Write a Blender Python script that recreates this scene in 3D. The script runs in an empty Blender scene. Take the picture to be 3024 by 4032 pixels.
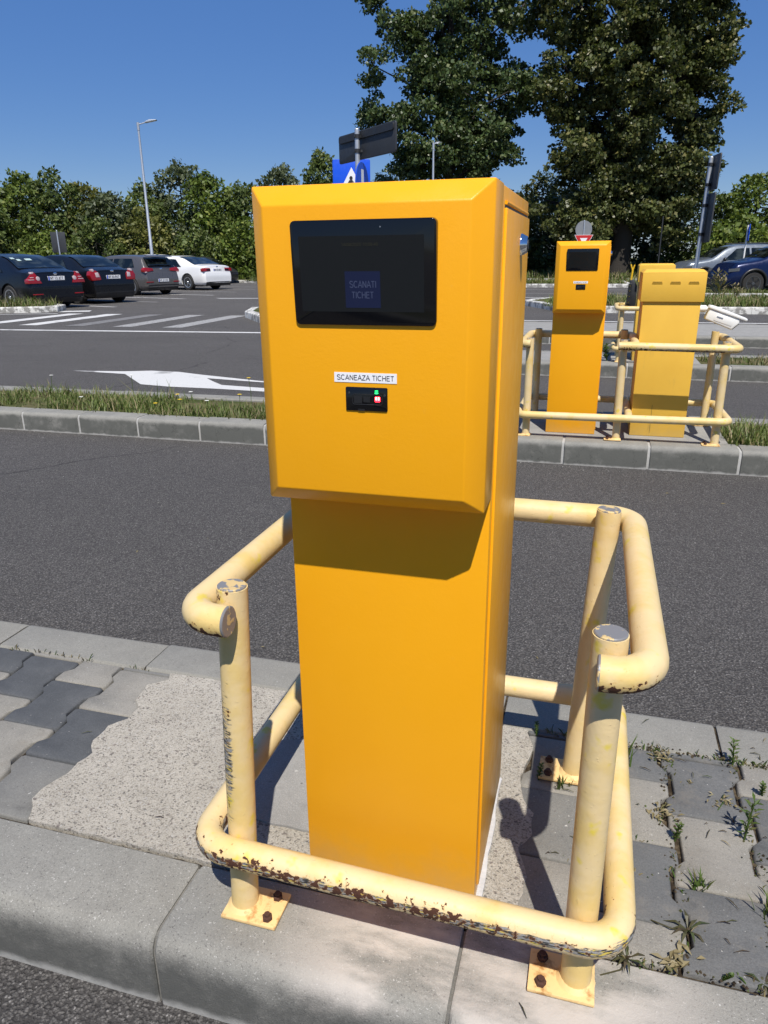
import bpy, bmesh, math, random
import numpy as np
from mathutils import Vector, Matrix
R=math.radians; PI=math.pi
random.seed(7); rng=np.random.default_rng(11)
S=bpy.context.scene; COL=S.collection

# ------------------------------------------------------------------ node helpers
class NT:
    def __init__(s,name):
        s.m=bpy.data.materials.new(name); s.m.use_nodes=True; s.t=s.m.node_tree; s.b=s.t.nodes['Principled BSDF']
        s.tc=s.t.nodes.new('ShaderNodeTexCoord')
    def n(s,k): return s.t.nodes.new(k)
    def put(s,sock,v):
        if isinstance(v,bpy.types.NodeSocket): s.t.links.new(v,sock)
        elif isinstance(v,(tuple,list)): sock.default_value=tuple(v)+((1,) if len(v)==3 and len(sock.default_value)==4 else ())
        else: sock.default_value=v
    def vec(s,scale=(1,1,1),loc=(0,0,0),src='Object'):
        mp=s.n('ShaderNodeMapping'); s.t.links.new(s.tc.outputs[src],mp.inputs['Vector'])
        mp.inputs['Scale'].default_value=scale; mp.inputs['Location'].default_value=loc; return mp.outputs[0]
    def noise(s,scale,detail=3,rough=.55,vec=None,out='Fac'):
        x=s.n('ShaderNodeTexNoise'); x.inputs['Scale'].default_value=scale; x.inputs['Detail'].default_value=detail
        x.inputs['Roughness'].default_value=rough; s.put(x.inputs['Vector'],vec or s.tc.outputs['Object']); return x.outputs[out]
    def voro(s,scale,out='Distance',feature='F1',vec=None):
        x=s.n('ShaderNodeTexVoronoi'); x.feature=feature; x.inputs['Scale'].default_value=scale
        s.put(x.inputs['Vector'],vec or s.tc.outputs['Object']); return x.outputs[out]
    def rmp(s,v,a,b,lo=0.,hi=1.):
        x=s.n('ShaderNodeMapRange'); x.interpolation_type='SMOOTHSTEP'; s.put(x.inputs[0],v)
        x.inputs[1].default_value=a; x.inputs[2].default_value=b; x.inputs[3].default_value=lo; x.inputs[4].default_value=hi; return x.outputs[0]
    def ma(s,op,a,b=0.,c=None):
        x=s.n('ShaderNodeMath'); x.operation=op; s.put(x.inputs[0],a); s.put(x.inputs[1],b)
        if c is not None: s.put(x.inputs[2],c)
        return x.outputs[0]
    def mix(s,f,a,b,mode='MIX'):
        x=s.n('ShaderNodeMix'); x.data_type='RGBA'; x.blend_type=mode; s.put(x.inputs[0],f); s.put(x.inputs[6],a); s.put(x.inputs[7],b); return x.outputs[2]
    def xyz(s,v=None):
        x=s.n('ShaderNodeSeparateXYZ'); s.put(x.inputs[0],v or s.tc.outputs['Object']); return x.outputs
    def attr(s,name):
        x=s.n('ShaderNodeAttribute'); x.attribute_name=name; return x.outputs['Fac']
    def rnd(s): return s.n('ShaderNodeNewGeometry').outputs['Random Per Island']
    def bump(s,h,strength=.3,dist=.01,prev=None):
        x=s.n('ShaderNodeBump'); x.inputs['Strength'].default_value=strength; x.inputs['Distance'].default_value=dist; s.put(x.inputs['Height'],h)
        if prev is not None: s.put(x.inputs['Normal'],prev)
        s.put(s.b.inputs['Normal'],x.outputs[0]); return x.outputs[0]
    def set(s,col=None,rough=None,metal=None,spec=None,coat=None,emit=None,es=1.,trans=None,alpha=None,sheen=None):
        I=s.b.inputs
        if col is not None: s.put(I['Base Color'],col)
        if rough is not None: s.put(I['Roughness'],rough)
        if metal is not None: s.put(I['Metallic'],metal)
        if spec is not None: s.put(I['Specular IOR Level'],spec)
        if coat is not None: s.put(I['Coat Weight'],coat); I['Coat Roughness'].default_value=.03
        if emit is not None: s.put(I['Emission Color'],emit); I['Emission Strength'].default_value=es
        if trans is not None: s.put(I['Transmission Weight'],trans)
        return s.m
M={}
def simple(name,col,rough=.5,metal=0.,var=.12,scale=6,bs=0.,bscale=200,coat=None,spec=None):
    k=NT(name); f=k.noise(scale,4)
    a=tuple(c*(1-var) for c in col); b=tuple(min(1,c*(1+var)) for c in col)
    k.set(k.mix(f,a,b),k.rmp(k.noise(scale*2.3,3),.2,.8,rough*.85,min(1,rough*1.15)),metal,spec,coat)
    if bs: k.bump(k.noise(bscale,3),bs,.002)
    M[name]=k.m; return k.m

# ---- kiosk powder coat
def powder(name,col,col2,rough=.36,bs=.32,dirt=.0):
    k=NT(name); c=k.mix(k.rmp(k.noise(3.,4),.3,.75),col,col2)
    if dirt:
        d=k.rmp(k.noise(14,5,.65,k.vec((1,1,.35))),.56,.78,0,dirt); c=k.mix(d,c,(.30,.20,.07))
    zz=k.xyz()[2]; c=k.mix(k.ma('MULTIPLY',k.rmp(k.ma('ADD',zz,k.ma('MULTIPLY',k.noise(16,4,.65),.16)),.20,.06),.30),c,(.42,.33,.18)); c=k.mix(k.rmp(k.noise(55,5,.7,k.vec((1,1,.5))),.66,.80,0,.16),c,(.55,.42,.2))
    v=k.n('ShaderNodeTexVoronoi'); v.feature='SMOOTH_F1'; v.inputs['Scale'].default_value=240
    w=k.mix(.35,k.tc.outputs['Object'],k.noise(260,2,.5,None,'Color')); k.put(v.inputs['Vector'],w)
    v.inputs['Scale'].default_value=260
    h=k.ma('ADD',k.noise(420,3,.6),k.ma('MULTIPLY',k.noise(170,2),1.2))
    k.set(c,k.rmp(k.noise(30,3),.3,.7,rough-.05,rough+.05),spec=.28); k.bump(h,bs,.0012)
    M[name]=k.m
powder('kiosk_yellow',(.86,.388,.009),(.835,.370,.008),.38,.11)
powder('old_yellow',(.75,.455,.062),(.69,.405,.052),.5,.12,.35)
# ---- railing cream paint with chips
def railpaint(name):
    k=NT(name); wr=k.attr('wear'); sc=k.attr('scrape')
    c=k.mix(k.rmp(k.noise(9,4,.6),.42,.66),(.69,.535,.285),(.665,.485,.18))
    c=k.mix(k.rmp(k.noise(5.3,3,.5,k.vec(loc=(3,1,2))),.6,.74),c,(.72,.55,.31))
    c=k.mix(k.rmp(k.noise(21,3,.5,k.vec(loc=(7,2,2))),.62,.72,0,.75),c,(.66,.52,.03))
    v=k.ma('ADD',k.ma('ADD',k.ma('MULTIPLY',k.noise(100,3,.55),.80),k.ma('MULTIPLY',k.noise(22,2,.5,k.vec(loc=(4,4,4))),.20)),k.ma('MULTIPLY',wr,.235))
    v2=k.ma('ADD',k.noise(1.,5,.68,k.vec((46,46,240))),k.ma('MULTIPLY',sc,.46))
    g=k.mix(k.rmp(k.noise(1.,4,.6,k.vec((70,70,330))),.44,.56),(.035,.034,.032),(.27,.265,.255)); g=k.mix(k.rmp(k.noise(1.,3,.6,k.vec((50,50,200),(3,3,3))),.56,.64),g,(.55,.42,.09))
    m2=k.rmp(v2,.74,.82); c=k.mix(m2,c,g)
    halo=k.rmp(v,.67,.78,0,.6); c=k.mix(halo,c,(.52,.24,.05))
    m1=k.rmp(v,.735,.75); c=k.mix(m1,c,k.mix(k.noise(300,2),(.035,.014,.009),(.10,.038,.018)))
    k.set(c,k.ma('ADD',.50,k.ma('MULTIPLY',m1,.4)),spec=.4)
    p=k.bump(k.ma('ADD',k.noise(36,4,.6),k.ma('MULTIPLY',k.rmp(k.noise(150,2),.66,.74),.5)),.32,.004); k.bump(k.ma('MULTIPLY',k.ma('MAXIMUM',m1,m2),-1),.6,.0012,p)
    M[name]=k.m
railpaint('rail_paint')
k=NT('cap_plastic'); m=k.rmp(k.noise(38,4,.6),.53,.56)
k.set(k.mix(m,(.19,.19,.195),(.58,.43,.20)),k.rmp(m,0,1,.35,.6)); k.bump(m,.4,.0008); M['cap']=k.m
k=NT('plate_rusty_paint'); m=k.rmp(k.noise(30,5,.65),.5,.66)
k.set(k.mix(m,(.72,.50,.22),(.40,.20,.06)),.6); k.bump(k.noise(120,3),.3,.002); M['plate_paint']=k.m
simple('rust',(.075,.032,.02),.85,.1,.4,90,.5,300)
simple('chrome',(.75,.77,.8),.08,1.,.03)
simple('steel',(.42,.44,.47),.42,.85,.1,10)
simple('galvanised',(.50,.53,.57),.45,.6,.1,12)
simple('dark_metal',(.028,.03,.034),.55,.2,.2,8)
simple('black_gloss',(.004,.004,.005),.09,0,.1)
simple('black_plastic',(.014,.014,.015),.42,0,.2,40,.1,300)
simple('white_plastic',(.80,.80,.77),.35,0,.04,10)
simple('sticker_white',(.82,.82,.84),.5,0,.03)
simple('light_patch_pale',(.40,.52,.50),.4,0,.2,30); simple('caulk',(.50,.50,.50),.7,0,.25,60,.5,200); simple('ink',(.012,.012,.02),.6,0,.05)
simple('sign_back',(.035,.038,.043),.55,.1,.12,6)
simple('sign_back_grey',(.26,.27,.28),.5,.4,.1,6)
simple('sign_blue',(.005,.075,.60),.35,0,.06)
simple('sign_red',(.50,.022,.02),.4,0,.06)
simple('sign_white',(.78,.78,.78),.4,0,.04)
simple('fork_yellow',(.72,.45,.02),.5,0,.1)
def glow(name,col,es):
    k=NT(name); k.set((.004,.004,.004),.12,spec=.4,emit=col,es=es); M[name]=k.m
glow('led_red',(1,.02,.04),5); glow('led_hot',(1,.30,.28),4); glow('led_green',(.03,1,.22),2.2)
glow('lcd_blue',(.010,.020,.085),.42); glow('lcd_text',(.10,.13,.26),.38); glow('lcd_date',(.06,.06,.04),.35)
k=NT('lcd'); k.set((.006,.007,.008),.10,spec=.4,emit=(.006,.008,.010),es=.35); M['lcd']=k.m
# ---- concrete
def concrete(name,c1,c2,peb=0.,pscale=150,dirt=None,bs=.35,lump=9):
    c1=tuple(x*.80 for x in c1); c2=tuple(x*.78 for x in c2)
    k=NT(name); c=k.mix(k.rmp(k.noise(lump,6,.65),.32,.7),c1,c2)
    c=k.mix(k.rmp(k.noise(260,4,.7),.35,.72,0,.5),c,tuple(x*.55 for x in c1)); c=k.mix(k.rmp(k.noise(620,3,.6),.56,.66,0,.5),c,tuple(min(.6,x*1.6) for x in c1)); c=k.mix(k.rmp(k.noise(31,5,.7,k.vec(loc=(9,3,1))),.55,.72,0,.35),c,tuple(x*.6 for x in c1))
    if peb:
        pv_=k.mix(.012,k.tc.outputs['Object'],k.noise(pscale*.9,3,.6,None,'Color')); pm=k.n('ShaderNodeMapping'); k.put(pm.inputs[0],pv_); pm.inputs['Scale'].default_value=(1,1.5,1.2); pm.inputs['Rotation'].default_value=(0,0,.5); pv_=pm.outputs[0]
        d=k.voro(pscale,vec=pv_); cc=k.voro(pscale,'Color',vec=pv_); r=k.xyz(cc)[0]
        m=k.ma('MULTIPLY',k.rmp(d,.22,.42,.85,0),k.rmp(r,1-peb,1-peb+.03))
        c=k.mix(m,c,k.mix(k.rmp(k.xyz(cc)[1],.68,.76),(.09,.085,.08),(.50,.485,.45)))
    if dirt: c=dirt(k,c)
    k.set(c,.88,spec=.25)
    p=k.bump(k.noise(330,5,.75),bs*1.6,.0025); k.bump(k.noise(40,4,.6),.25,.006,p)
    M[name]=k.m
def near_dirt(k,c):
    X=k.xyz(); n=k.noise(11,5,.68); n2=k.noise(4.5,5,.6,k.vec((1,2.6,1),(2,0,0)))
    # pale cement smear on the middle stones
    s=k.ma('MULTIPLY',k.rmp(X[0],-.22,.05),k.rmp(X[0],.36,.62,1,0)); s=k.ma('MULTIPLY',s,k.rmp(k.ma('ADD',n2,k.ma('MULTIPLY',X[2],2.2)),.36,.60))
    c=k.mix(k.ma('MULTIPLY',s,.95),c,(.50,.455,.405))
    # tyre scuffs and road film on the upright face
    d=k.ma('ADD',k.ma('ADD',k.ma('MULTIPLY',n,.8),k.ma('MULTIPLY',k.noise(190,4,.7),.30)),k.rmp(X[2],.004,-.08,-.34,.12)); c=k.mix(k.rmp(d,.26,.74,0,.86),c,(.072,.073,.068))
    return k.mix(k.rmp(k.ma('ADD',X[2],k.ma('MULTIPLY',k.noise(24,3),.022)),-.136,-.118,.6,0),c,(.46,.45,.42))
def far_dirt(k,c):
    X=k.xyz(); n=k.noise(7,5,.68)
    d=k.ma('ADD',n,k.rmp(X[2],.0,-.05,-.35,.16)); c=k.mix(k.rmp(d,.30,.68,0,.85),c,(.088,.09,.08)); e_=k.voro(5.5,'Distance','DISTANCE_TO_EDGE',vec=k.mix(.25,k.tc.outputs['Object'],k.noise(6,4,.6,None,'Color'))); c=k.mix(k.ma('MULTIPLY',k.rmp(e_,.0,.012,1,0),k.rmp(X[2],-.02,-.04,0,.55)),c,(.05,.05,.045))
    return k.mix(k.rmp(k.ma('ADD',X[2],k.ma('MULTIPLY',k.noise(16,3),.03)),-.135,-.118,.75,0),c,(.42,.41,.38))
concrete('kerb_near',(.335,.325,.29),(.285,.275,.245),.30,230,near_dirt)
concrete('kerb_back',(.325,.315,.28),(.29,.28,.25),.06,230)
concrete('kerb_far',(.335,.325,.29),(.27,.265,.24),.0,150,far_dirt)
def wash(k,c): return k.mix(k.rmp(k.noise(5,5,.65),.45,.55),c,(.62,.61,.57))
concrete('kerb_washed',(.36,.35,.32),(.30,.29,.27),.0,150,wash)
concrete('pad',(.66,.605,.51),(.56,.51,.425),.62,125,lambda k,c:k.mix(k.rmp(k.voro(48,vec=k.mix(.02,k.tc.outputs['Object'],k.noise(70,3,.6,None,'Color'))),.13,.20,.95,0),k.mix(k.rmp(k.noise(300,4,.65),.48,.62,0,.70),c,(.20,.18,.145)),k.mix(k.noise(20,2),(.10,.095,.09),(.30,.25,.21))),.8)
concrete('smooth_cement',(.40,.39,.37),(.34,.33,.31),.05,60)
concrete('paver_light',(.345,.325,.285),(.29,.275,.24),.07,220,lambda k,c:k.mix(k.rmp(k.noise(13,5,.7),.52,.7,0,.45),c,(.20,.18,.15)))
concrete('paver_mid',(.25,.245,.225),(.215,.21,.195),.05,170)
concrete('paver_dark',(.155,.158,.157),(.19,.19,.186),.05,220,lambda k,c:k.mix(k.rmp(k.noise(13,5,.7),.5,.7,0,.4),c,(.22,.20,.17)))
concrete('paver_black',(.098,.103,.108),(.135,.14,.145),.03,220)
concrete('mortar_dark',(.26,.25,.225),(.17,.165,.15))
concrete('mortar',(.56,.55,.52),(.42,.41,.38))
concrete('slab_far',(.40,.39,.365),(.32,.315,.295),.0,150,lambda k,c:k.mix(k.rmp(k.noise(1.,3,.5,k.vec((.5,7,1))),.5,.62,0,.4),c,(.20,.20,.19)))
k=NT('joint_soil'); k.set(k.mix(k.rmp(k.noise(50,4,.6),.4,.65),(.035,.026,.018),(.11,.085,.055)),.95,spec=.1); k.bump(k.noise(160,4,.7),.9,.006); M['soil']=k.m
k=NT('asphalt')
c=k.mix(k.rmp(k.noise(.55,5,.6),.3,.7),(.152,.143,.132),(.175,.165,.153))
c=k.mix(k.rmp(k.noise(1.,5,.65,k.vec((.35,2.3,1))),.50,.72,0,.35),c,(.105,.099,.094))
c=k.mix(k.rmp(k.noise(5.5,5,.7),.60,.76,0,.45),c,(.165,.155,.142))
c=k.mix(k.rmp(k.noise(2.3,3,.5,k.vec(loc=(5,2,0))),.70,.76,0,.5),c,(.050,.047,.046))
e_=k.voro(.42,'Distance','DISTANCE_TO_EDGE',vec=k.mix(.22,k.tc.outputs['Object'],k.noise(2.2,5,.65,None,'Color')))
ck=k.ma('MULTIPLY',k.rmp(e_,.0,.006,1,0),k.rmp(k.noise(.8,2,.5,k.vec(loc=(1,7,0))),.50,.58)); c=k.mix(k.ma('MULTIPLY',ck,.75),c,(.030,.028,.027))
vv=k.mix(.006,k.tc.outputs['Object'],k.noise(210,3,.6,None,'Color'))
d=k.voro(150,vec=vv); cc=k.voro(150,'Color',vec=vv); r=k.xyz(cc)
c=k.mix(k.ma('MULTIPLY',k.rmp(d,.2,.45,1,0),k.rmp(r[0],.88,.92,0,.75)),c,(.42,.40,.38))
c=k.mix(k.rmp(r[1],.35,.9,0,.5),c,(.058,.054,.052)); c=k.mix(k.rmp(d,.36,.62,0,.65),c,(.030,.027,.026)); c=k.mix(k.rmp(k.noise(48,4,.7),.56,.70,0,.45),c,(.07,.065,.061))
k.set(c,.84,spec=.32); p=k.bump(k.ma('MULTIPLY',d,-1),1.,.008); k.bump(k.noise(60,5,.7),.7,.010,p); M['asphalt']=k.m
k=NT('grassy_ground'); k.set(k.mix(k.rmp(k.noise(2.2,6,.7),.38,.65),(.055,.075,.022),(.15,.125,.065)),.95,spec=.1); k.bump(k.noise(30,4,.7),.8,.04); M['ground']=k.m
k=NT('road_paint'); n=k.rmp(k.noise(42,5,.7),.60,.70)
n=k.ma('MAXIMUM',n,k.rmp(k.noise(2.2,4,.6),.57,.70,0,.8))
k.set(k.mix(n,(.56,.555,.535),(.125,.12,.115)),.75); k.bump(k.voro(190),.4,.003); M['paint']=k.m
k=NT('road_paint_worn'); n=k.rmp(k.noise(36,5,.7),.47,.62,.25,1)
k.set(k.mix(n,(.42,.415,.40),(.12,.115,.11)),.8); M['paint_worn']=k.m
k=NT('road_paint_faded'); n=k.rmp(k.noise(30,5,.7),.36,.56,.55,1)
k.set(k.mix(n,(.42,.415,.40),(.125,.12,.115)),.8); M['paint_faded']=k.m
# ---- plants
def leafmat(name,c1,c2,c3,tr=.25,rough=.5):
    k=NT(name); r=k.rnd(); c=k.mix(k.rmp(r,0,.6),c1,c2); c=k.mix(k.rmp(r,.72,1.),c,c3)
    c=k.mix(k.rmp(k.noise(.55,3,.6),.38,.62,0,.55),c,tuple(x*.62 for x in c1))
    k.set(c,rough,spec=.35)
    t=k.n('ShaderNodeBsdfTranslucent'); k.put(t.inputs[0],k.mix(.5,c,(.16,.22,.02))); x=k.n('ShaderNodeMixShader'); x.inputs[0].default_value=tr
    k.t.links.new(k.b.outputs[0],x.inputs[1]); k.t.links.new(t.outputs[0],x.inputs[2]); k.t.links.new(x.outputs[0],k.t.nodes['Material Output'].inputs[0]); M[name]=k.m
leafmat('leaf_linden',(0.046,0.078,0.026),(0.082,0.121,0.040),(0.187,0.205,0.090),.16,.42)
leafmat('leaf_olive',(0.054,0.070,0.021),(0.099,0.115,0.035),(0.206,0.183,0.063),.16,.42)
leafmat('leaf_bright',(0.085,0.132,0.022),(0.147,0.199,0.034),(0.233,0.256,0.054),.28)
leafmat('leaf_mid',(0.072,0.106,0.028),(0.121,0.161,0.040),(0.201,0.217,0.064),.25)
leafmat('leaf_yellowish',(0.113,0.128,0.026),(0.172,0.172,0.039),(0.232,0.217,0.067),.25)
leafmat('leaf_grey',(0.075,0.099,0.045),(0.120,0.146,0.071),(0.187,0.209,0.120),.22)
leafmat('grass_blade',(.105,.150,.030),(.155,.20,.05),(.30,.26,.12),.3)
leafmat('grass_dry',(.21,.17,.085),(.30,.245,.13),(.12,.11,.04),.2)
leafmat('weed_green',(.060,.110,.022),(.10,.155,.035),(.15,.13,.05),.3)
leafmat('weed_purple',(.075,.050,.036),(.085,.085,.035),(.06,.09,.03),.2)
simple('petal_yellow',(.78,.55,.02),.6); simple('petal_white',(.75,.75,.70),.6)
k=NT('bark'); k.set(k.mix(k.noise(8,5,.6,k.vec((6,6,1))),(.018,.015,.012),(.050,.042,.034)),.9); k.bump(k.noise(9,5,.7,k.vec((6,6,1))),.8,.05); M['bark']=k.m  # tone kept very dark to paint in the shade under the crowns
# ---- cars
def paint(name,col,flake=0):
    k=NT(name); k.set(k.mix(k.noise(3,3),tuple(c*.93 for c in col),col),k.rmp(k.noise(9,4),.3,.8,.26,.40),.3 if flake else 0.,spec=.35,coat=.35 if max(col)<.07 else .8); k.b.inputs['Coat Roughness'].default_value=.07; M[name]=k.m
paint('car_black',(.004,.0045,.007)); paint('car_black_plain',(.005,.005,.006)); paint('car_grey',(.105,.10,.098),1); paint('car_white',(.80,.80,.79)); paint('car_bluegrey',(.17,.195,.225),1); paint('car_blue',(.005,.012,.055),1); paint('car_dark',(.02,.02,.022))
k=NT('car_glass'); k.set(k.mix(k.rmp(k.noise(2.4,3),.45,.65),(.004,.006,.006),(.03,.038,.036)),.03,spec=.55); M['glass']=k.m
simple('tyre',(.022,.021,.020),.8,0,.2,20)
simple('alloy',(.62,.63,.65),.25,.85,.06); simple('alloy_dark',(.16,.16,.165),.35,.8,.1)
k=NT('tail_red'); k.set(k.mix(k.noise(9,2),(.17,.005,.006),(.33,.010,.010)),.2,coat=.4); M['tail_red']=k.m
k=NT('tail_clear'); k.set((.45,.36,.36),.2,coat=.4); M['tail_clear']=k.m
simple('headlamp',(.12,.13,.14),.12,.3,.3)
simple('plate_white',(.72,.73,.74),.4,0,.03); simple('plate_blue',(.02,.07,.45),.4)

# ------------------------------------------------------------------ mesh helpers
class MB:
    def __init__(s): s.v=[]; s.f=[]; s.mi=[]; s.cur=0
    def add(s,vs,fs):
        o=len(s.v); s.v+= [tuple(p) for p in vs]; s.f+=[tuple(i+o for i in f) for f in fs]; s.mi+=[s.cur]*len(fs); return s
    def box(s,x0,y0,z0,x1,y1,z1):
        return s.add([(x0,y0,z0),(x1,y0,z0),(x1,y1,z0),(x0,y1,z0),(x0,y0,z1),(x1,y0,z1),(x1,y1,z1),(x0,y1,z1)],
              [(0,3,2,1),(4,5,6,7),(0,1,5,4),(1,2,6,5),(2,3,7,6),(3,0,4,7)])
    def prism(s,poly,z0,z1):           # poly in xy, counter-clockwise
        n=len(poly); vs=[(x,y,z0) for x,y in poly]+[(x,y,z1) for x,y in poly]
        return s.add(vs,[tuple(range(n-1,-1,-1)),tuple(range(n,2*n))]+[(i,(i+1)%n,(i+1)%n+n,i+n) for i in range(n)])
    def prism_y(s,poly,y0,y1):         # poly in xz, counter-clockwise seen from -y ; y0 front
        n=len(poly); vs=[(x,y0,z) for x,z in poly]+[(x,y1,z) for x,z in poly]
        return s.add(vs,[tuple(range(n)),tuple(range(2*n-1,n-1,-1))]+[(i,i+n,(i+1)%n+n,(i+1)%n) for i in range(n)])
    def tube(s,pts,r,seg=16,cap=True,r2=None):
        pts=[Vector(p) for p in pts]; n=len(pts); rs=r if isinstance(r,(list,tuple)) else [r+(((r2 if r2 is not None else r)-r)*i/(n-1)) for i in range(n)]
        T=[(pts[min(i+1,n-1)]-pts[max(i-1,0)]).normalized() for i in range(n)]
        u=T[0].orthogonal().normalized(); vs=[]
        for i in range(n):
            u=(u-T[i]*u.dot(T[i])).normalized(); w=T[i].cross(u)
            for j in range(seg):
                a=2*PI*j/seg; vs.append(pts[i]+(u*math.cos(a)+w*math.sin(a))*rs[i])
        fs=[(i*seg+j,i*seg+(j+1)%seg,(i+1)*seg+(j+1)%seg,(i+1)*seg+j) for i in range(n-1) for j in range(seg)]
        if cap: fs+=[tuple(range(seg-1,-1,-1)),tuple((n-1)*seg+j for j in range(seg))]
        return s.add(vs,fs)
    def lathe(s,prof,c,ax='z',seg=24):  # prof: (r,h) list ; closed ends when r==0
        vs=[];
        for r_,h in prof:
            for j in range(seg):
                a=2*PI*j/seg; p=(r_*math.cos(a),r_*math.sin(a),h)
                if ax=='x': p=(h,p[0],p[1])
                elif ax=='y': p=(p[1],h,p[0])
                vs.append((p[0]+c[0],p[1]+c[1],p[2]+c[2]))
        n=len(prof); fs=[(i*seg+j,i*seg+(j+1)%seg,(i+1)*seg+(j+1)%seg,(i+1)*seg+j) for i in range(n-1) for j in range(seg)]
        fs+=[tuple(range(seg-1,-1,-1)),tuple((n-1)*seg+j for j in range(seg))]
        return s.add(vs,fs)
    def grid(s,P):                       # P[i][j]
        a=len(P); b=len(P[0]); return s.add([p for r_ in P for p in r_],[(i*b+j,i*b+j+1,(i+1)*b+j+1,(i+1)*b+j) for i in range(a-1) for j in range(b-1)])
def fillet(pts,rad,n=7):
    pts=[Vector(p) for p in pts]; out=[pts[0]]
    for i in range(1,len(pts)-1):
        a=(pts[i-1]-pts[i]).normalized(); b=(pts[i+1]-pts[i]).normalized(); th=a.angle(b); d=rad/math.tan(th/2)
        p0=pts[i]+a*d; p1=pts[i]+b*d; c=pts[i]+(a+b).normalized()*(rad/math.sin(th/2))
        v0=p0-c; v1=p1-c; ang=v0.angle(v1); ax=v0.cross(v1).normalized()
        for k_ in range(n+1): out.append(c+Matrix.Rotation(ang*k_/n,3,ax)@v0)
    out.append(pts[-1]); return out
def dense(pts,step):
    out=[]
    for a,b in zip(pts[:-1],pts[1:]):
        n=max(1,int((b-a).length/step)); out+=[a.lerp(b,i/n) for i in range(n)]
    return out+[pts[-1]]
def rrect(x0,z0,x1,z1,r,n=4):
    o=[]
    for cx,cz,a0 in ((x1-r,z0+r,-90),(x1-r,z1-r,0),(x0+r,z1-r,90),(x0+r,z0+r,180)):
        o+=[(cx+r*math.cos(R(a0+90*i/n)),cz+r*math.sin(R(a0+90*i/n))) for i in range(n+1)]
    return o
def tag(o,label=None,cat=None,group=None,kind=None):
    if label: o['label']=label
    if cat: o['category']=cat
    if group: o['group']=group
    if kind: o['kind']=kind
    return o
def obj(name,mb,mats,parent=None,smooth=None,bevel=0,bseg=2,loc=None,fix=False):
    me=bpy.data.meshes.new(name); me.from_pydata([tuple(p) for p in mb.v],[],mb.f)
    if not isinstance(mats,(list,tuple)): mats=[mats]
    for m_ in mats: me.materials.append(M[m_] if isinstance(m_,str) else m_)
    if len(mats)>1: me.polygons.foreach_set('material_index',mb.mi)
    if bevel or fix:
        bm=bmesh.new(); bm.from_mesh(me)
        if fix: bmesh.ops.recalc_face_normals(bm,faces=bm.faces)
        if bevel:
            es=[e for e in bm.edges if len(e.link_faces)==2 and e.calc_face_angle(0)>R(25)]
            bmesh.ops.bevel(bm,geom=es,offset=bevel,segments=bseg,affect='EDGES',profile=.5,clamp_overlap=True)
        bm.to_mesh(me); bm.free()
    if smooth is not None:
        me.polygons.foreach_set('use_smooth',[True]*len(me.polygons)); me.set_sharp_from_angle(angle=R(smooth))
    me.update(); o=bpy.data.objects.new(name,me); COL.objects.link(o)
    if parent: o.parent=parent
    if loc: o.location=loc
    return o
def empty(name,loc,rz=0,label=None,cat=None,group=None):
    o=bpy.data.objects.new(name,None); o.empty_display_size=.1; COL.objects.link(o); o.location=loc; o.rotation_euler=(0,0,rz); return tag(o,label,cat,group)
def fattr(o,name,vals):
    a=o.data.attributes.new(name,'FLOAT','POINT'); a.data.foreach_set('value',vals)
def copy_tree(o,parent=None,skip=()):
    c=o.copy(); COL.objects.link(c)
    if parent: c.parent=parent
    for ch in list(o.children):
        if ch.name.split('.')[0] in skip: continue
        copy_tree(ch,c,skip)
    return c
def text(name,s,mat,parent,x0,x1,z0,z1,y):   # flat lettering on an xz face looking to -y
    cu=bpy.data.curves.new('tmp','FONT'); cu.body=s; cu.resolution_u=3; t=bpy.data.objects.new('tmp',cu); COL.objects.link(t)
    dg=bpy.context.evaluated_depsgraph_get(); dg.update(); me=bpy.data.meshes.new_from_object(t.evaluated_get(dg)); bpy.data.objects.remove(t)
    n=len(me.vertices); co=np.zeros(n*3); me.vertices.foreach_get('co',co); co=co.reshape(-1,3)
    lo=co.min(0); hi=co.max(0); q=np.zeros_like(co)
    q[:,0]=x0+(co[:,0]-lo[0])/(hi[0]-lo[0])*(x1-x0); q[:,2]=z0+(co[:,1]-lo[1])/(hi[1]-lo[1])*(z1-z0); q[:,1]=y
    me.vertices.foreach_set('co',q.ravel()); me.materials.clear(); me.materials.append(M[mat]); me.update()
    o=bpy.data.objects.new(name,me); COL.objects.link(o)
    if parent: o.parent=parent
    return o

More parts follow.
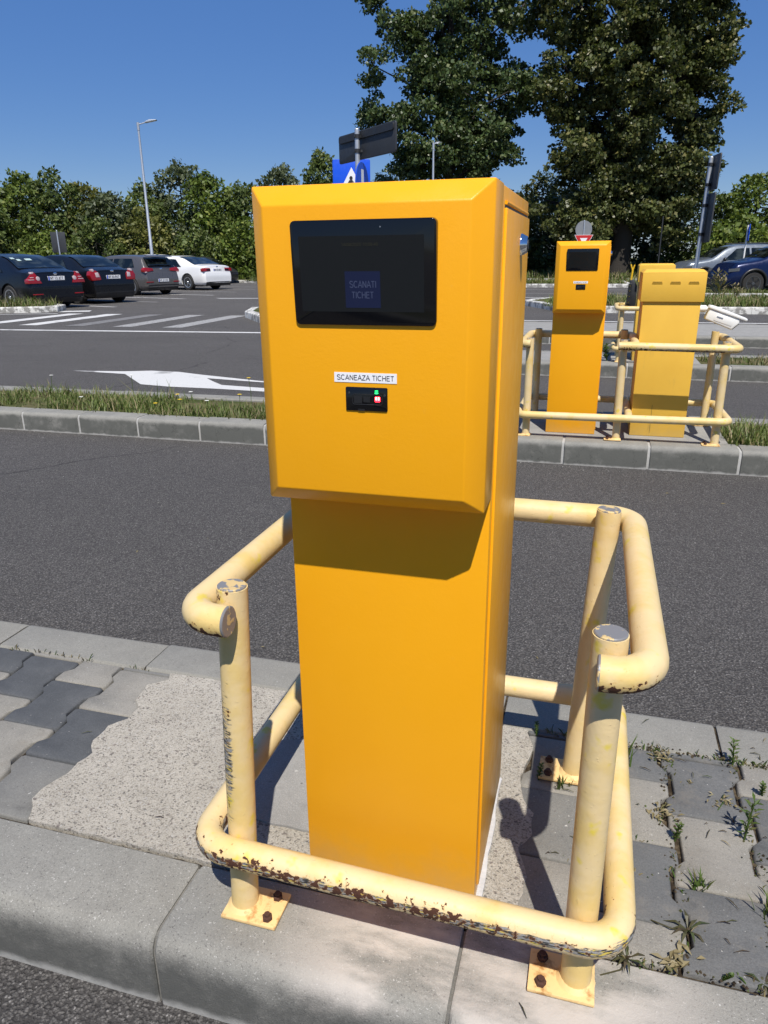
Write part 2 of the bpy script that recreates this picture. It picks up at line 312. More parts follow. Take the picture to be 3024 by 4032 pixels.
def arc(cx,cy,rx,ry,a0,a1,n=9): return [(cx+rx*math.cos(R(a0+(a1-a0)*i/n)),cy+ry*math.sin(R(a0+(a1-a0)*i/n))) for i in range(n+1)]
GL={'S':(.62,[arc(.31,.745,.25,.215,25,255,9)[:-1]+arc(.31,.255,.27,.225,75,-160,9)]),'C':(.68,[arc(.37,.5,.32,.46,48,312,14)]),'A':(.66,[[(.02,0),(.33,.97),(.64,0)],[(.13,.33),(.53,.33)]]),
'N':(.66,[[(.08,0),(.08,.97)],[(.08,.97),(.58,0)],[(.58,0),(.58,.97)]]),'E':(.6,[[(.56,.04),(.08,.04),(.08,.93),(.54,.93)],[(.08,.51),(.5,.51)]]),'Z':(.58,[[(.05,.93),(.53,.93),(.04,.04),(.55,.04)]]),
'T':(.58,[[(.02,.93),(.56,.93)],[(.29,.93),(.29,0)]]),'I':(.2,[[(.1,0),(.1,.97)]]),'H':(.66,[[(.08,0),(.08,.97)],[(.58,0),(.58,.97)],[(.08,.51),(.58,.51)]]),' ':(.26,[]),'V':(.62,[[(.02,.97),(.31,0),(.60,.97)]]),'D':(.66,[[(.08,.04),(.3,.04)]+arc(.28,.485,.3,.445,-90,90,8)+[(.08,.93),(.08,.04)]]),
'P':(.6,[[(.08,0),(.08,.93),(.3,.93)]+arc(.32,.69,.22,.24,90,-90,6)+[(.08,.45)]]),'J':(.48,[[(.38,.97),(.38,.25)]+arc(.2,.22,.18,.2,0,-180,6)]),'K':(.62,[[(.08,0),(.08,.97)],[(.56,.97),(.08,.36)],[(.24,.56),(.58,0)]]),
'0':(.55,[arc(.275,.48,.22,.45,0,360,14)]),'1':(.55,[[(.12,.72),(.3,.95),(.3,0)]]),'2':(.55,[arc(.27,.68,.2,.25,165,-30,8)+[(.06,.04),(.5,.04)]]),'3':(.55,[arc(.26,.71,.19,.22,150,-80,7)+arc(.26,.25,.22,.22,80,-150,7)]),'4':(.55,[[(.4,0),(.4,.95),(.04,.28),(.52,.28)]]),
'5':(.55,[[(.46,.93),(.14,.93),(.08,.5)]+arc(.27,.31,.21,.28,125,-140,8)]),'6':(.55,[arc(.28,.48,.22,.45,60,200,7)+arc(.28,.27,.21,.25,180,-180,10)]),'7':(.55,[[(.05,.93),(.5,.93),(.2,0)]]),'8':(.55,[arc(.275,.70,.18,.22,-90,270,10),arc(.275,.25,.22,.23,90,-270,10)]),'9':(.55,[arc(.27,.67,.21,.26,0,360,10)]+[[(.48,.67),(.42,.2),(.2,.03)]]),'/':(.28,[[(0,0),(.28,.97)]]),':':(.24,[[(.12,.1),(.12,.2)],[(.12,.55),(.12,.65)]])}
def letters(name,s_,mat,parent,x0,x1,z0,z1,y,wt=.125):
    tw=sum(GL[c][0] for c in s_)+.06*(len(s_)-1); kx=(x1-x0)/tw; kz=(z1-z0)/.97; mb=MB(); x=x0; w_=wt*kz/2
    for c in s_:
        for st in GL[c][1]:
            P=[Vector((x+px*kx,0,z0+pz*kz)) for px,pz in st]; n=len(P); Lf=[];Rt=[]
            for i in range(n):
                d0=(P[i]-P[i-1]).normalized() if i else (P[1]-P[0]).normalized(); d1=(P[i+1]-P[i]).normalized() if i<n-1 else d0
                b=(d0+d1); b=b.normalized() if b.length>.2 else d0; k_=1/max(.45,b.dot(d0)); nn=Vector((-b.z,0,b.x))*w_*k_; Lf.append(P[i]+nn); Rt.append(P[i]-nn)
            mb.add([(p.x,y,p.z) for p in Lf+Rt],[(i,i+n,i+n+1,i+1) for i in range(n-1)])
        x+=(GL[c][0]+.06)*kx
    return obj(name,mb,mat,parent)
# ------------------------------------------------------------------ camera (lane frame: x along the kerbs, y across the lanes, z=0 island top, road at -0.15)
PSI=-.28061; O=Vector((-.0231,.9561,0)); CAM=Vector((0.2866,-.9123,1.1106))
RZ=-.15
def W2L(X,Y):                 # camera-heading plan coordinates -> lane frame
    vx,vy=X-O.x,Y-O.y; return (vx*math.cos(PSI)+vy*math.sin(PSI), -vx*math.sin(PSI)+vy*math.cos(PSI))
pitch,roll=.33574,-.00995
fw=Vector((0,math.cos(pitch),-math.sin(pitch))); rt=Vector((1,0,0)); up=Vector((0,math.sin(pitch),math.cos(pitch)))
r2=rt*math.cos(roll)+up*math.sin(roll); u2=-rt*math.sin(roll)+up*math.cos(roll)
rot=Matrix.Rotation(-PSI,3,'Z')@Matrix((r2,u2,-fw)).transposed()
cd=bpy.data.cameras.new('camera'); cam=bpy.data.objects.new('camera',cd); COL.objects.link(cam)
cam.matrix_world=Matrix.Translation(CAM)@rot.to_4x4(); cd.sensor_fit='HORIZONTAL'; cd.sensor_width=36; cd.lens=36*2858.3/3024; cd.clip_start=.02; cd.clip_end=2000
S.camera=cam

# ------------------------------------------------------------------ light
sunv=Vector((.40,-1,1.70)).normalized()
el=math.asin(sunv.z)
w=bpy.data.worlds.new('World'); S.world=w; w.use_nodes=True; nt=w.node_tree
sk=nt.nodes.new('ShaderNodeTexSky'); sk.sky_type='NISHITA'; sk.sun_disc=False; sk.sun_elevation=el; sk.sun_rotation=math.atan2(sunv.x,sunv.y)
sk.air_density=1.0; sk.dust_density=.15; sk.ozone_density=2.2; sk.altitude=200
hs=nt.nodes.new('ShaderNodeHueSaturation'); hs.inputs['Hue'].default_value=.515; hs.inputs['Saturation'].default_value=1.36; hs.inputs['Value'].default_value=1.0
nt.links.new(sk.outputs[0],hs.inputs['Color']); ev=nt.nodes.new('ShaderNodeMix'); ev.data_type='RGBA'; ev.inputs[0].default_value=.52; ev.inputs[7].default_value=(1.12,2.55,6.1,1); nt.links.new(hs.outputs[0],ev.inputs[6]); nt.links.new(ev.outputs[2],nt.nodes['Background'].inputs[0]); nt.nodes['Background'].inputs[1].default_value=.082
sd=bpy.data.lights.new('sun','SUN'); sd.energy=5.0; sd.angle=R(.53); sd.color=(1,.95,.87); so=bpy.data.objects.new('sun',sd); COL.objects.link(so)
so.rotation_euler=sunv.to_track_quat('Z','Y').to_euler(); so.location=sunv*30
S.view_settings.view_transform='Standard'; S.view_settings.look='None'; S.view_settings.exposure=.2; S.view_settings.gamma=1

# ------------------------------------------------------------------ setting
def sheet(name,poly,z,mat,kind='structure',thick=None):
    mb=MB(); n=len(poly)
    if thick: mb.prism(poly,z-thick,z)
    else: mb.add([(x,y,z) for x,y in poly],[tuple(range(n))])
    return tag(obj(name,mb,mat),kind=kind)
def rect(x0,y0,x1,y1): return [(x0,y0),(x1,y0),(x1,y1),(x0,y1)]
sheet('ground',rect(-600,-300,600,700),RZ-.012,'ground')
sheet('road',[(-75,-60),(60,-60),(60,31),(10,33),(-8,37),(-30,58),(-75,40)],RZ,'asphalt')
sheet('road',[(-9,44.0),(40,40.5),(40,44.5),(-9,48.5)],RZ-.004,'slab_far')

def kerb(mb,org,ang,L,width,step,off=0,r=.03,top=0.,core=None,jit=.0,gap=.003):
    """kerb stones in a row from org along ang; the upright face is on the right-hand side of that direction"""
    ca,sa=math.cos(ang),math.sin(ang)
    def T(x,y,z): return (org[0]+x*ca-y*sa,org[1]+x*sa+y*ca,z)
    def ring(ins,dz,dy):
        pr=[(0,RZ-.03),(0,-r)]+[(r-r*math.cos(a),-r+r*math.sin(a)) for a in (R(22),R(45),R(68))]+[(r,0),(width-.008,0),(width,-.008),(width,RZ-.03)]
        cy,cz=width/2,-.08
        return [(cy+(y-cy)*(1-ins/width*2)+dy,cz+(z-cz)*(1-ins/.16)+top+dz) for y,z in pr]
    x=off-step
    while x<L:
        a,b=max(x+gap,0),min(x+step-gap,L); x+=step
        if b-a<.05: continue
        dz,dy=random.uniform(-jit,jit),random.uniform(-jit,jit); rs=[(a,.004),(a+.004,0),(b-.004,0),(b,.004)]
        vs=[T(xx,y,z) for xx,i in rs for y,z in ring(i,dz,dy)]; n=9; m=n
        n=len(vs)//4
        mb.add(vs,[(k*n+j,(k+1)*n+j,(k+1)*n+j+1,k*n+j+1) for k in range(3) for j in range(n-1)]+[tuple(range(n)),tuple(range(4*n-1,3*n-1,-1))])
    if core is not None:
        vs=[T(xx,y,z) for xx in (0,L) for y,z in ((.007,RZ-.03),(.007,-r),(r*.55,-.010),(r,-.006),(width-.012,-.006),(width-.012,RZ-.03))]
        core.add(vs,[(j,6+j,7+j,1+j) for j in range(5)]+[(0,1,2,3,4,5),(11,10,9,8,7,6)])
def kerb_obj(runs,mat,gutter=True,**kw):
    mb,co=MB(),MB()
    for a in runs: kerb(mb,*a,core=co,**kw)
    o=tag(obj('kerb',mb,mat,smooth=40,fix=True),kind='structure'); tag(obj('kerb_joint',co,'mortar',smooth=40,fix=True),kind='structure')
    return o
# island with the large kiosk
mb,co=MB(),MB(); kerb(mb,(-8.17,-.12),0,16.2,.180,.52,.52,r=.034,core=co,jit=.0015)
tag(obj('kerb',mb,'kerb_near',smooth=40,fix=True),kind='structure'); tag(obj('kerb_joint',co,'mortar_dark',smooth=40,fix=True),kind='structure')
mb,co=MB(),MB(); kerb(mb,(8,.815),PI,16,.160,.515,.515*.27,r=.03,core=co,jit=.002)
tag(obj('kerb',mb,'kerb_back',smooth=40,fix=True),kind='structure'); tag(obj('kerb_joint',co,'soil',smooth=40,fix=True),kind='structure')
sheet('bedding',rect(-8,.055,8,.66),-.012,'soil',thick=.12)
# interlocking pavers
def clip(poly,y0,y1):
    for s_,lim in ((1,y0),(-1,y1)):
        out=[]
        for i,p in enumerate(poly):
            q=poly[i-1]; ip,iq=s_*(p[1]-lim)>=0,s_*(q[1]-lim)>=0
            if ip!=iq: t=(lim-q[1])/(p[1]-q[1]); out.append((q[0]+(p[0]-q[0])*t,lim))
            if ip: out.append(p)
        poly=out
        if len(poly)<3: return []
    return poly
def paver_poly(cx,cy):
    a,b,h=.0832,.0638,.0962; c1,c2=.055,.034; k_=.006
    q=[(-a+k_,-h),(a-k_,-h),(a,-h+k_),(a,-c1),(b,-c2),(b,c2),(a,c1),(a,h-k_),(a-k_,h),(-a+k_,h),(-a,h-k_),(-a,c1),(-b,c2),(-b,-c2),(-a,-c1),(-a,-h+k_)]
    return [(cx+x,cy+y) for x,y in q]
pv=MB(); tone={(-1.0245,.4425):3,(-.87,.345):3,(-1.179,.54):3,(-1.333,.6375):3,(-1.179,.345):0,(-1.333,.4425):0,(-1.333,.2475):0,(-.87,.15):1,(-1.0245,.2475):0,(-1.0245,.6375):0,(-.87,.54):0,(-1.179,.15):2,(-1.0245,.0525):0,
      (.595,.545):2,(.595,.35):0,(.595,.155):2,(.44,.4475):0,(.44,.2525):2,(.44,.0575):0,(.44,.6425):2,(.75,.6425):0,(.75,.4475):2,(.75,.2525):0,(.75,.0575):2,(.285,.545):0,(.285,.35):1,(.285,.155):0,(.905,.545):2,(.905,.35):0,(.905,.155):2}
def lay(cx,par):
    for j in range(-1,5):
        cy=(.15 if par==0 else .0525)+.195*j
        p=clip(paver_poly(cx,cy),.066,.650)
        if not p: continue
        key=[v for kk,v in tone.items() if abs(kk[0]-cx)<.03 and abs(kk[1]-cy)<.04]
        pv.cur=key[0] if key else random.choice([0,0,0,1,2,2])
        dx,dy,dz=random.uniform(-.002,.002),random.uniform(-.0015,.0015),random.uniform(-.002,.001); tx,ty=random.uniform(-.006,.006),random.uniform(-.006,.006)
        q=[]
        for x,y in p:
            if not q or math.hypot(x-q[-1][0],y-q[-1][1])>.002: q.append((x,y))
        if math.hypot(q[0][0]-q[-1][0],q[0][1]-q[-1][1])<.002: q.pop()
        n=len(q); mx=sum(x for x,_ in q)/n; my=sum(y for _,y in q)/n
        ins=lambda d:[(mx+(x-mx)*(1-d/.07),my+(y-my)*(1-d/.08)) for x,y in q]
        Z=lambda x,y,z:(x+dx,y+dy,z+dz+(x-mx)*tx+(y-my)*ty)
        rings=[(0,-.06),(0,-.005),(.0018,-.0012),(.0045,0)]
        vs=[Z(x,y,z) for d,z in rings for x,y in ins(d)]
        pv.add(vs,[(k_*n+i,k_*n+(i+1)%n,(k_+1)*n+(i+1)%n,(k_+1)*n+i) for k_ in range(3) for i in range(n)]+[tuple(range(3*n,4*n))])
for i in range(0,46): lay(-.87-.1545*i,i%2)
for i in range(0,48): lay(.285+.155*i,i%2)
o=tag(obj('paving',pv,['paver_light','paver_mid','paver_dark','paver_black'],smooth=50,fix=True),kind='structure')
# cast concrete around the foot of the kiosk
def wob(poly,step,amp):
    out=[]
    for i,p in enumerate(poly):
        q=poly[(i+1)%len(poly)]; n=max(1,int(math.hypot(q[0]-p[0],q[1]-p[1])/step))
        for k_ in range(n): t=k_/n; out.append((p[0]+(q[0]-p[0])*t+random.uniform(-amp,amp),p[1]+(q[1]-p[1])*t+random.uniform(-amp,amp)))
    return out
left=[(-.80,.652),(-.79,.62),(-.83,.58),(-.82,.51),(-.79,.48),(-.79,.43),(-.82,.39),(-.82,.33),(-.81,.31),(-.79,.29),(-.80,.25),(-.80,.21),(-.81,.19),(-.82,.15),(-.82,.12),(-.80,.10),(-.785,.063)]
right=[(.235,.063),(.235,.13),(.243,.19),(.222,.26),(.243,.30),(.24,.36),(.215,.40),(.205,.47),(.222,.58),(.2,.652)]
sheet('concrete_slab',wob(left+right,.018,.0025),.0015,'pad',thick=.05)
sheet('cement_patch',wob([(-.43,.30),(-.36,.205),(-.28,.183),(-.12,.183),(-.12,.45),(-.32,.46),(-.44,.42)],.03,.006),.0075,'smooth_cement',thick=.005)
mb=MB(); pts=[(.150,.088),(.167,.090),(.171,.15),(.166,.22),(.168,.29),(.163,.37),(.164,.445),(.150,.45)]
mb.prism(wob(pts,.02,.0012),.002,.0085); tag(obj('cement_bead',mb,'caulk',fix=True),kind='structure')

def island(x0,x1,y0,y1,mat='kerb_far',fill='ground',fz=-.02,step=.52,off=0,w_=.18):
    mb,co=MB(),MB(); kerb(mb,(x0,y0),0,x1-x0,w_,step,off,r=.03,core=co,jit=.003,gap=.008); kerb(mb,(x1,y1),PI,x1-x0,w_,step,off,r=.03,core=co,jit=.003)
    tag(obj('kerb',mb,mat,smooth=40,fix=True),kind='structure'); tag(obj('kerb_joint',co,'mortar',smooth=40,fix=True),kind='structure')
    if fill: sheet('island_top',rect(x0,y0+w_-.02,x1,y1-w_+.02),fz,fill,thick=.12)
island(-14,14,3.74,4.80,off=.10,w_=.17)
sheet('concrete_slab',rect(-.95,3.905,1.13,4.635),.002,'slab_far',thick=.05)
island(-3.3,14,7.50,8.60,off=.3,fz=-.015)
sheet('concrete_slab',rect(-3.0,7.675,1.4,8.425),.002,'slab_far',thick=.05)
island(-3.2,14,10.72,13.0,off=.2,fill='slab_far',fz=0.)
island(-14,14,-4.15,-3.05,off=.2,fz=-.02)  # unseen, added behind the camera to reflect as a pale band in the screen
# kerb ends of the cut islands
for (x,y0,y1) in ((-3.3,7.5,8.6),(-3.2,10.72,13.0)):
    mb,co=MB(),MB(); kerb(mb,(x,y1-.05),-PI/2,y1-y0-.1,.16,.45,0,r=.03,core=co,jit=.002,top=.004); tag(obj('kerb',mb,'kerb_far',smooth=40,fix=True),kind='structure'); tag(obj('kerb_joint',co,'mortar',smooth=40,fix=True),kind='structure')
# far grass island on the right, with its slanting corner
def poly_island(poly,mat,w_=.18,fz=-.01,step=.55,fill='ground'):
    mb,co=MB(),MB(); n=len(poly)
    for i in range(n):
        a,b=poly[i],poly[(i+1)%n]; kerb(mb,a,math.atan2(b[1]-a[1],b[0]-a[0]),math.hypot(b[0]-a[0],b[1]-a[1]),w_,step,.3,r=.03,core=co,jit=.003)
    tag(obj('kerb',mb,mat,smooth=40,fix=True),kind='structure'); tag(obj('kerb_joint',co,'mortar',smooth=40,fix=True),kind='structure')
    cx=sum(p[0] for p in poly)/n; cy=sum(p[1] for p in poly)/n
    ins=[]
    for x,y in poly:
        d=math.hypot(cx-x,cy-y); ins.append((x+(cx-x)*w_*1.2/d,y+(cy-y)*w_*1.2/d))
    sheet('island_top',ins,fz,fill,thick=.12)
poly_island([(-.55,17.6),(22,17.6),(22,22.4),(-.9,22.4),(-1.75,20.3)],'kerb_washed')
poly_island([(2.2,24.6),(24,23.0),(24,30),(2.6,30.5)],'kerb_washed')
poly_island([(-5.5,33.2),(1.6,33.0),(1.4,37.5),(-5.8,39)],'kerb_washed')
ca,sa=math.cos(R(19)),math.sin(R(19))
def LI(u,v): return (-13.55+u*ca-v*sa,15.75+u*sa+v*ca)
poly_island([LI(-9,0),LI(-.35,0),LI(0,.35),LI(0,1.0),LI(-.3,1.35),LI(-9,1.35)],'kerb_washed',step=.5)
poly_island([(-6.72,13.75),(-6.3,13.2),(-2.3,13.2),(-2.3,16.9),(-7.65,16.9),(-8.08,16.3),(-7.62,15.0)],'kerb_washed',step=.45)
# verge at the foot of the wood, raised kerb
a=W2L(-30,37); 
poly_island([(-24,42.2),(-21,40.2),(-16,37.6),(-9,36.4),(-9,39.5),(-24,47)],'kerb_washed')

# painted markings, 4 mm above the asphalt
ZM=RZ+.004
def mark(poly,mat='paint'): sheet('road_marking',poly,ZM,mat)
mark([(-5.84,6.65),(-5.03,6.55),(-4.41,5.93),(-4.03,5.86),(-3.48,5.85),(-2.6,5.78),(-2.6,5.94),(-3.0,6.0),(-3.52,6.08),(-3.75,6.30),(-3.91,6.47),(-3.30,6.36),(-2.6,6.26),(-2.6,6.30),(-3.26,6.43),(-4.09,6.69),(-4.49,6.84),(-4.87,6.86),(-5.17,6.74)])
mark([(-16,10.93),(-11.09,11.12),(-5.67,11.47),(-3.6,11.6),(-3.6,11.78),(-5.67,11.65),(-11.09,11.30),(-16,11.11)],'paint')
for xn,m_ in ((-12.45,'paint'),(-11.3,'paint'),(-10.15,'paint_faded'),(-9.0,'paint_worn'),(-7.85,'paint_worn')):
    mark([(xn-.22,12.2),(xn+.2,12.25),(xn+.05,15.5),(xn-.37,15.45)],m_)
mark([LI(-9,-.55),LI(.3,-.55),LI(.3,-.43),LI(-9,-.43)]); mark([LI(.1,.1),LI(.9,.15),LI(.8,.65),LI(.1,.55)],'paint')
def line(a,b,w_=.12,mat='paint'):
    dx,dy=b[0]-a[0],b[1]-a[1]; L=math.hypot(dx,dy); nx,ny=-dy/L*w_/2,dx/L*w_/2; mark([(a[0]-nx,a[1]-ny),(b[0]-nx,b[1]-ny),(b[0]+nx,b[1]+ny),(a[0]+nx,a[1]+ny)],mat)
HD=R(164)                                     # heading of the parked cars
hx,hy=math.cos(HD),math.sin(HD)
for i,(x,y) in enumerate(((-13.28,18.08),(-13.45,20.55),(-13.6,22.55),(-13.9,25.1),(-14.3,27.8),(-14.7,30.4),(-15.0,33.0))):
    line((x,y),(x+hx*5.2,y+hy*5.2),.13,'paint' if i in (0,2,3) else 'paint_worn')
line((-1.5,15.05),(14,15.05),.14); line((-5,24.6),(1.0,24.2),.16); line((-5,27.6),(1.2,27.2),.14,'paint_worn'); line((-6,31.0),(1.5,30.6),.16,'paint_worn')
mark([(-2.35,20.1),(-1.75,20.1),(-1.75,20.55),(-2.5,20.55)]); mark([(-4.3,22.8),(-3.1,22.8),(-3.2,23.3),(-4.5,23.3)],'paint_worn')
mark([(-12.3,22.6),(-10.6,22.9),(-10.6,23.4),(-12.8,23.2)],'paint_worn'); 

# ------------------------------------------------------------------ ticket kiosk (front face on y=0, foot on z=0)
def kiosk():
    root=empty('parking_kiosk',(0,0,0),0,'tall orange yellow ticket kiosk in the foreground, lit screen reading SCANATI TICHET','ticket kiosk','orange ticket kiosks')
    h,ZT,ZB,HP,BD,b,Dp=.158,1.196,.776,.0956,.0267,.024,.437
    mb=MB(); mb.box(-h,HP,0,h,Dp,ZT); obj('cabinet',mb,'kiosk_yellow',root,30,.0022)
    mb=MB()                                     # projecting head with bevelled front edges
    hh=h+.0008; zt=ZT+.0012
    vs=[(-hh,HP+.001,ZB),(hh,HP+.001,ZB),(hh,HP+.001,zt),(-hh,HP+.001,zt),(-hh,BD,ZB),(hh,BD,ZB),(hh,BD,zt),(-hh,BD,zt),(-h+b,0,ZB+b),(h-b,0,ZB+b),(h-b,0,ZT-b),(-h+b,0,ZT-b)]
    mb.add(vs,[(3,2,1,0)]+[(i,(i+1)%4,(i+1)%4+4,i+4) for i in range(4)]+[(i+4,(i+1)%4+4,(i+1)%4+8,i+8) for i in range(4)]+[(8,9,10,11)])
    hd=obj('head_panel',mb,'kiosk_yellow',root,30,.0022,fix=True)
    mb=MB(); mb.box(h-.001,.1175,.028,h+.0040,.4255,1.1690); d=obj('door',mb,'kiosk_yellow',root,30,.0016)
    mb=MB(); mb.box(h-.001,.1175,1.1692,h+.0005,.4245,1.1735); obj('door_gap',mb,'black_plastic',d)
    mb=MB(); mb.tube([(h+.0012,.119,1.1755),(h+.0012,.412,1.1755)],.0026,10); obj('rain_lip',mb,'kiosk_yellow',d,40)
    mb=MB(); mb.lathe([(.0,.003),(.0168,.003),(.0168,.0052),(.0160,.0068),(.0122,.0140),(.0115,.0145),(.0,.0145)],(h,.305,1.126),'x',32); L_=obj('lock',mb,'chrome',d,30)
    mb=MB(); mb.box(h+.0154,.303,1.120,h+.0160,.307,1.132); mb.lathe([(0,.0145),(.0078,.0145),(.0074,.0156),(0,.0156)],(h,.305,1.126),'x',20); obj('key_slot',mb,'dark_metal',d)
    mb=MB(); mb.prism_y(rrect(-.0925,1.0275,.0945,1.1535,.0065),-.0035,.012); s=obj('screen',mb,'black_gloss',root,30,.0016,3,fix=True)
    mb=MB(); th=R(3.6); s.rotation_euler=(th,0,0); s.location=(0,1.0275*math.sin(th),1.0275*(1-math.cos(th))); y=-.0038; mb.add([(-.0815,y,1.0445),(.0795,y,1.0445),(.0795,y,1.135),(-.0815,y,1.135)],[(0,1,2,3)]); obj('display',mb,'lcd',s)
    y=-.0041; mb=MB(); mb.add([(-.0222,y,1.0495),(.0238,y,1.0495),(.0238,y,1.0935),(-.0222,y,1.0935)],[(0,1,2,3)]); obj('prompt_box',mb,'lcd_blue',s)
    letters('prompt_text','SCANATI','lcd_text',s,-.0162,.0188,1.0740,1.0818,-.0044); letters('prompt_text','TICHET','lcd_text',s,-.0138,.0150,1.0612,1.0690,-.0044)
    letters('date_text','14/08/2025 10:08:40','lcd_date',s,-.0250,.0222,1.1230,1.1267,-.0041)
    mb=MB(); mb.lathe([(0,-.0040),(.0009,-.0040),(.0009,-.0036),(0,-.0036)],(.0255,0,1.1445),'y',10); obj('sensor_dot',mb,'steel',s)
    mb=MB(); mb.box(-.0428,-.0006,.9540,.0428,.0002,.9668); st=obj('sticker',mb,'sticker_white',root); st.rotation_euler=(0,0,0)
    letters('sticker_text','SCANEAZA TICHET','ink',st,-.0391,.0392,.9572,.9637,-.0009)
    mb=MB(); mb.prism_y(rrect(-.0272,.9168,.0302,.9482,.0018),-.0018,.003); sc=obj('ticket_scanner',mb,'black_gloss',root,30,.0006,fix=True)
    mb=MB(); mb.tube(fillet([(.0025,-.0018,.9255),(.0232,-.0018,.9255),(.0232,-.0018,.9388),(-.0176,-.0018,.9388),(-.0176,-.0018,.9255),(.0025,-.0018,.9255)],.0028,4),.0006,6); mb.box(-.0155,-.0021,.9270,-.0045,-.0016,.9373); mb.box(-.0025,-.0021,.9285,.0065,-.0016,.9360); mb.box(-.010,-.0021,.9168,-.001,-.0016,.9195); obj('reader_window',mb,'black_plastic',sc,40)
    mb=MB(); mb.lathe([(0,-.0023),(.0014,-.0023),(.0019,-.0016),(0,-.0016)],(-.0225,0,.9400),'y',12); obj('screw',mb,'dark_metal',sc,40); mb=MB(); mb.lathe([(0,-.0023),(.0014,-.0023),(.0019,-.0016),(0,-.0016)],(.0264,0,.9380),'y',12); obj('screw',mb,'dark_metal',sc,40)
    for z,a,bz in ((.9412,.0026,.0012),(.9440,.0024,.0008)):
        mb=MB(); mb.prism_y([(.0156+a*math.cos(t*PI/6),z+bz*math.sin(t*PI/6)) for t in range(12)],-.0024,-.0016); obj('green_indicator',mb,'led_green',sc)
    mb=MB(); mb.prism_y(rrect(.0132,.9292,.0206,.9366,.0016),-.0021,-.0016); q=obj('red_indicator',mb,'led_red',sc)
    mb=MB(); mb.box(.0140,-.0024,.9318,.0164,-.0020,.9360); mb.box(.0174,-.0024,.9318,.0198,-.0020,.9360); obj('red_indicator',mb,'led_hot',sc)
    mb=MB(); mb.box(-h+.004,HP+.004,-.001,h-.004,Dp-.004,.0005); 
    return root
K1=kiosk(); K1.location=(0,0,.003)
K2=copy_tree(K1,None,('prompt_box','prompt_text','date_text','green_indicator','red_indicator')); K2.location=(.168,3.883,.003)
K2['label']='distant orange yellow ticket kiosk standing beside the pale yellow barrier cabinet inside the far railing'

# ------------------------------------------------------------------ tube railings
TR=.0242
def tube_part(name,pts,mat,parent,wear=None,scrape=None,r=TR,seg=20):
    pts=dense([Vector(p) for p in pts],.05); mb=MB(); mb.tube(pts,r,seg)
    o=obj(name,mb,mat,parent,40)
    wv,sv=[],[]
    for i,p in enumerate(pts):
        for j in range(seg):
            v=Vector(mb.v[i*seg+j]); nrm=(v-p)/r
            wv.append(wear(p,nrm) if wear else 0); sv.append(scrape(p,nrm) if scrape else 0)
    fattr(o,'wear',wv); fattr(o,'scrape',sv); return o
def disc(name,c,axis,r,parent,mat='cap',t=.0035):
    c=Vector(c); a=Vector(axis).normalized(); mb=MB(); mb.tube([c-a*.004,c+a*(t*.6),c+a*t],[r,r,r*.93],28); return obj(name,mb,mat,parent,35)
def post(root,base,top,plate_dir=(1,0),wear=None,scrape=None,caps=True,r=TR):
    base,top=Vector(base),Vector(top); p=tube_part('post',[base,top],'rail_paint',root,wear,scrape,r)
    if caps: disc('post_cap',top,(top-base),r*.93,p)
    px,py=plate_dir; c=base+Vector((px*.022,py*.022,0)); mb=MB(); mb.box(c.x-.052,c.y-.038,base.z,c.x+.052,c.y+.038,base.z+.0065)
    pl=obj('base_plate',mb,'plate_paint',p,30,.0012)
    for s_ in (-1,1):
        q=(c.x+px*.032 ,c.y+s_*.023,base.z); mb=MB(); mb.lathe([(.0052,.006),(.0052,.019)],q,'z',10); mb.lathe([(.0092,.0065),(.0092,.0135),(.0080,.0146)],q,'z',6); obj('anchor_bolt',mb,'rust',p,30)
    mb=MB(); mb.lathe([(r+.007,.0066),(r+.003,.010),(r-.002,.015)],(base.x,base.y,base.z),'z',18); obj('weld',mb,'plate_paint',p,60)
    return p
gr=empty('guard_railing',(0,0,0),0,'chipped cream tube railing wrapped around the foreground ticket kiosk','railing','cream tube railings around the machines')
def w_left(p,n):  return (.30 if n.x<-.1 and n.y<.35 and .09<p.z<.50 else .0)+(.75 if p.z>.605 and n.x<.3 else 0)
def s_left(p,n):  return .85*max(0,min(1,(-n.x*.8-n.y*.6-.35)*3))*max(0,1-abs(p.z-.34)/.22)*(1 if n.y<.25 else 0)
post(gr,(-.243,-.010,.003),(-.222,.002,.636),(1,-.0),w_left,s_left)
post(gr,(.339,-.004,.003),(.338,.000,.634),(-1,-.0),lambda p,n:.5 if p.z>.62 else 0)
post(gr,(.316,.510,.003),(.340,.521,.634),(-1,0),lambda p,n:.4 if p.z<.05 else 0)
post(gr,(-.250,.520,.003),(-.240,.524,.640),(1,0))
tp=fillet([(-.206,-.050,.604),(-.276,-.050,.604),(-.280,.578,.602),(.391,.574,.602),(.391,-.050,.602),(.326,-.050,.602)],.052,8)
def w_top(p,n): return (max(0,min(1,(.05-n.z)*1.5))*(1 if n.y<.4 else .4)+.25*(n.z<.3))*(1 if p.y<-.01 else 0)+(.15 if p.y<-.02 else 0)
t=tube_part('top_rail',tp,'rail_paint',gr,w_top,lambda p,n:.75*max(0,-n.z) if p.y<-.03 else 0)
disc('end_cap',(-.206,-.050,.604),(1,0,0),TR*.98,t); disc('end_cap',(.326,-.050,.602),(-1,0,0),TR*.98,t)
bz=lambda x:.1575-.030*(x+.05)
bp=fillet([(.05,-.050,bz(.05)),(.395,-.050,bz(.395)),(.395,.60,.150),(-.315,.60,.152),(-.300,-.050,bz(-.30)),(.05,-.050,bz(.05))],.056,8)
def w_bot(p,n):
    if p.y>.02: return .0
    f=1.0 if n.y<.55 else .0
    up=.80+.22*math.sin(p.x*9+1)
    return f*(max(0,min(1,(.98-n.z)*1.5))*up*1.12+(.25 if p.x<-.15 else 0))*(1 if n.z<.93 else .2)
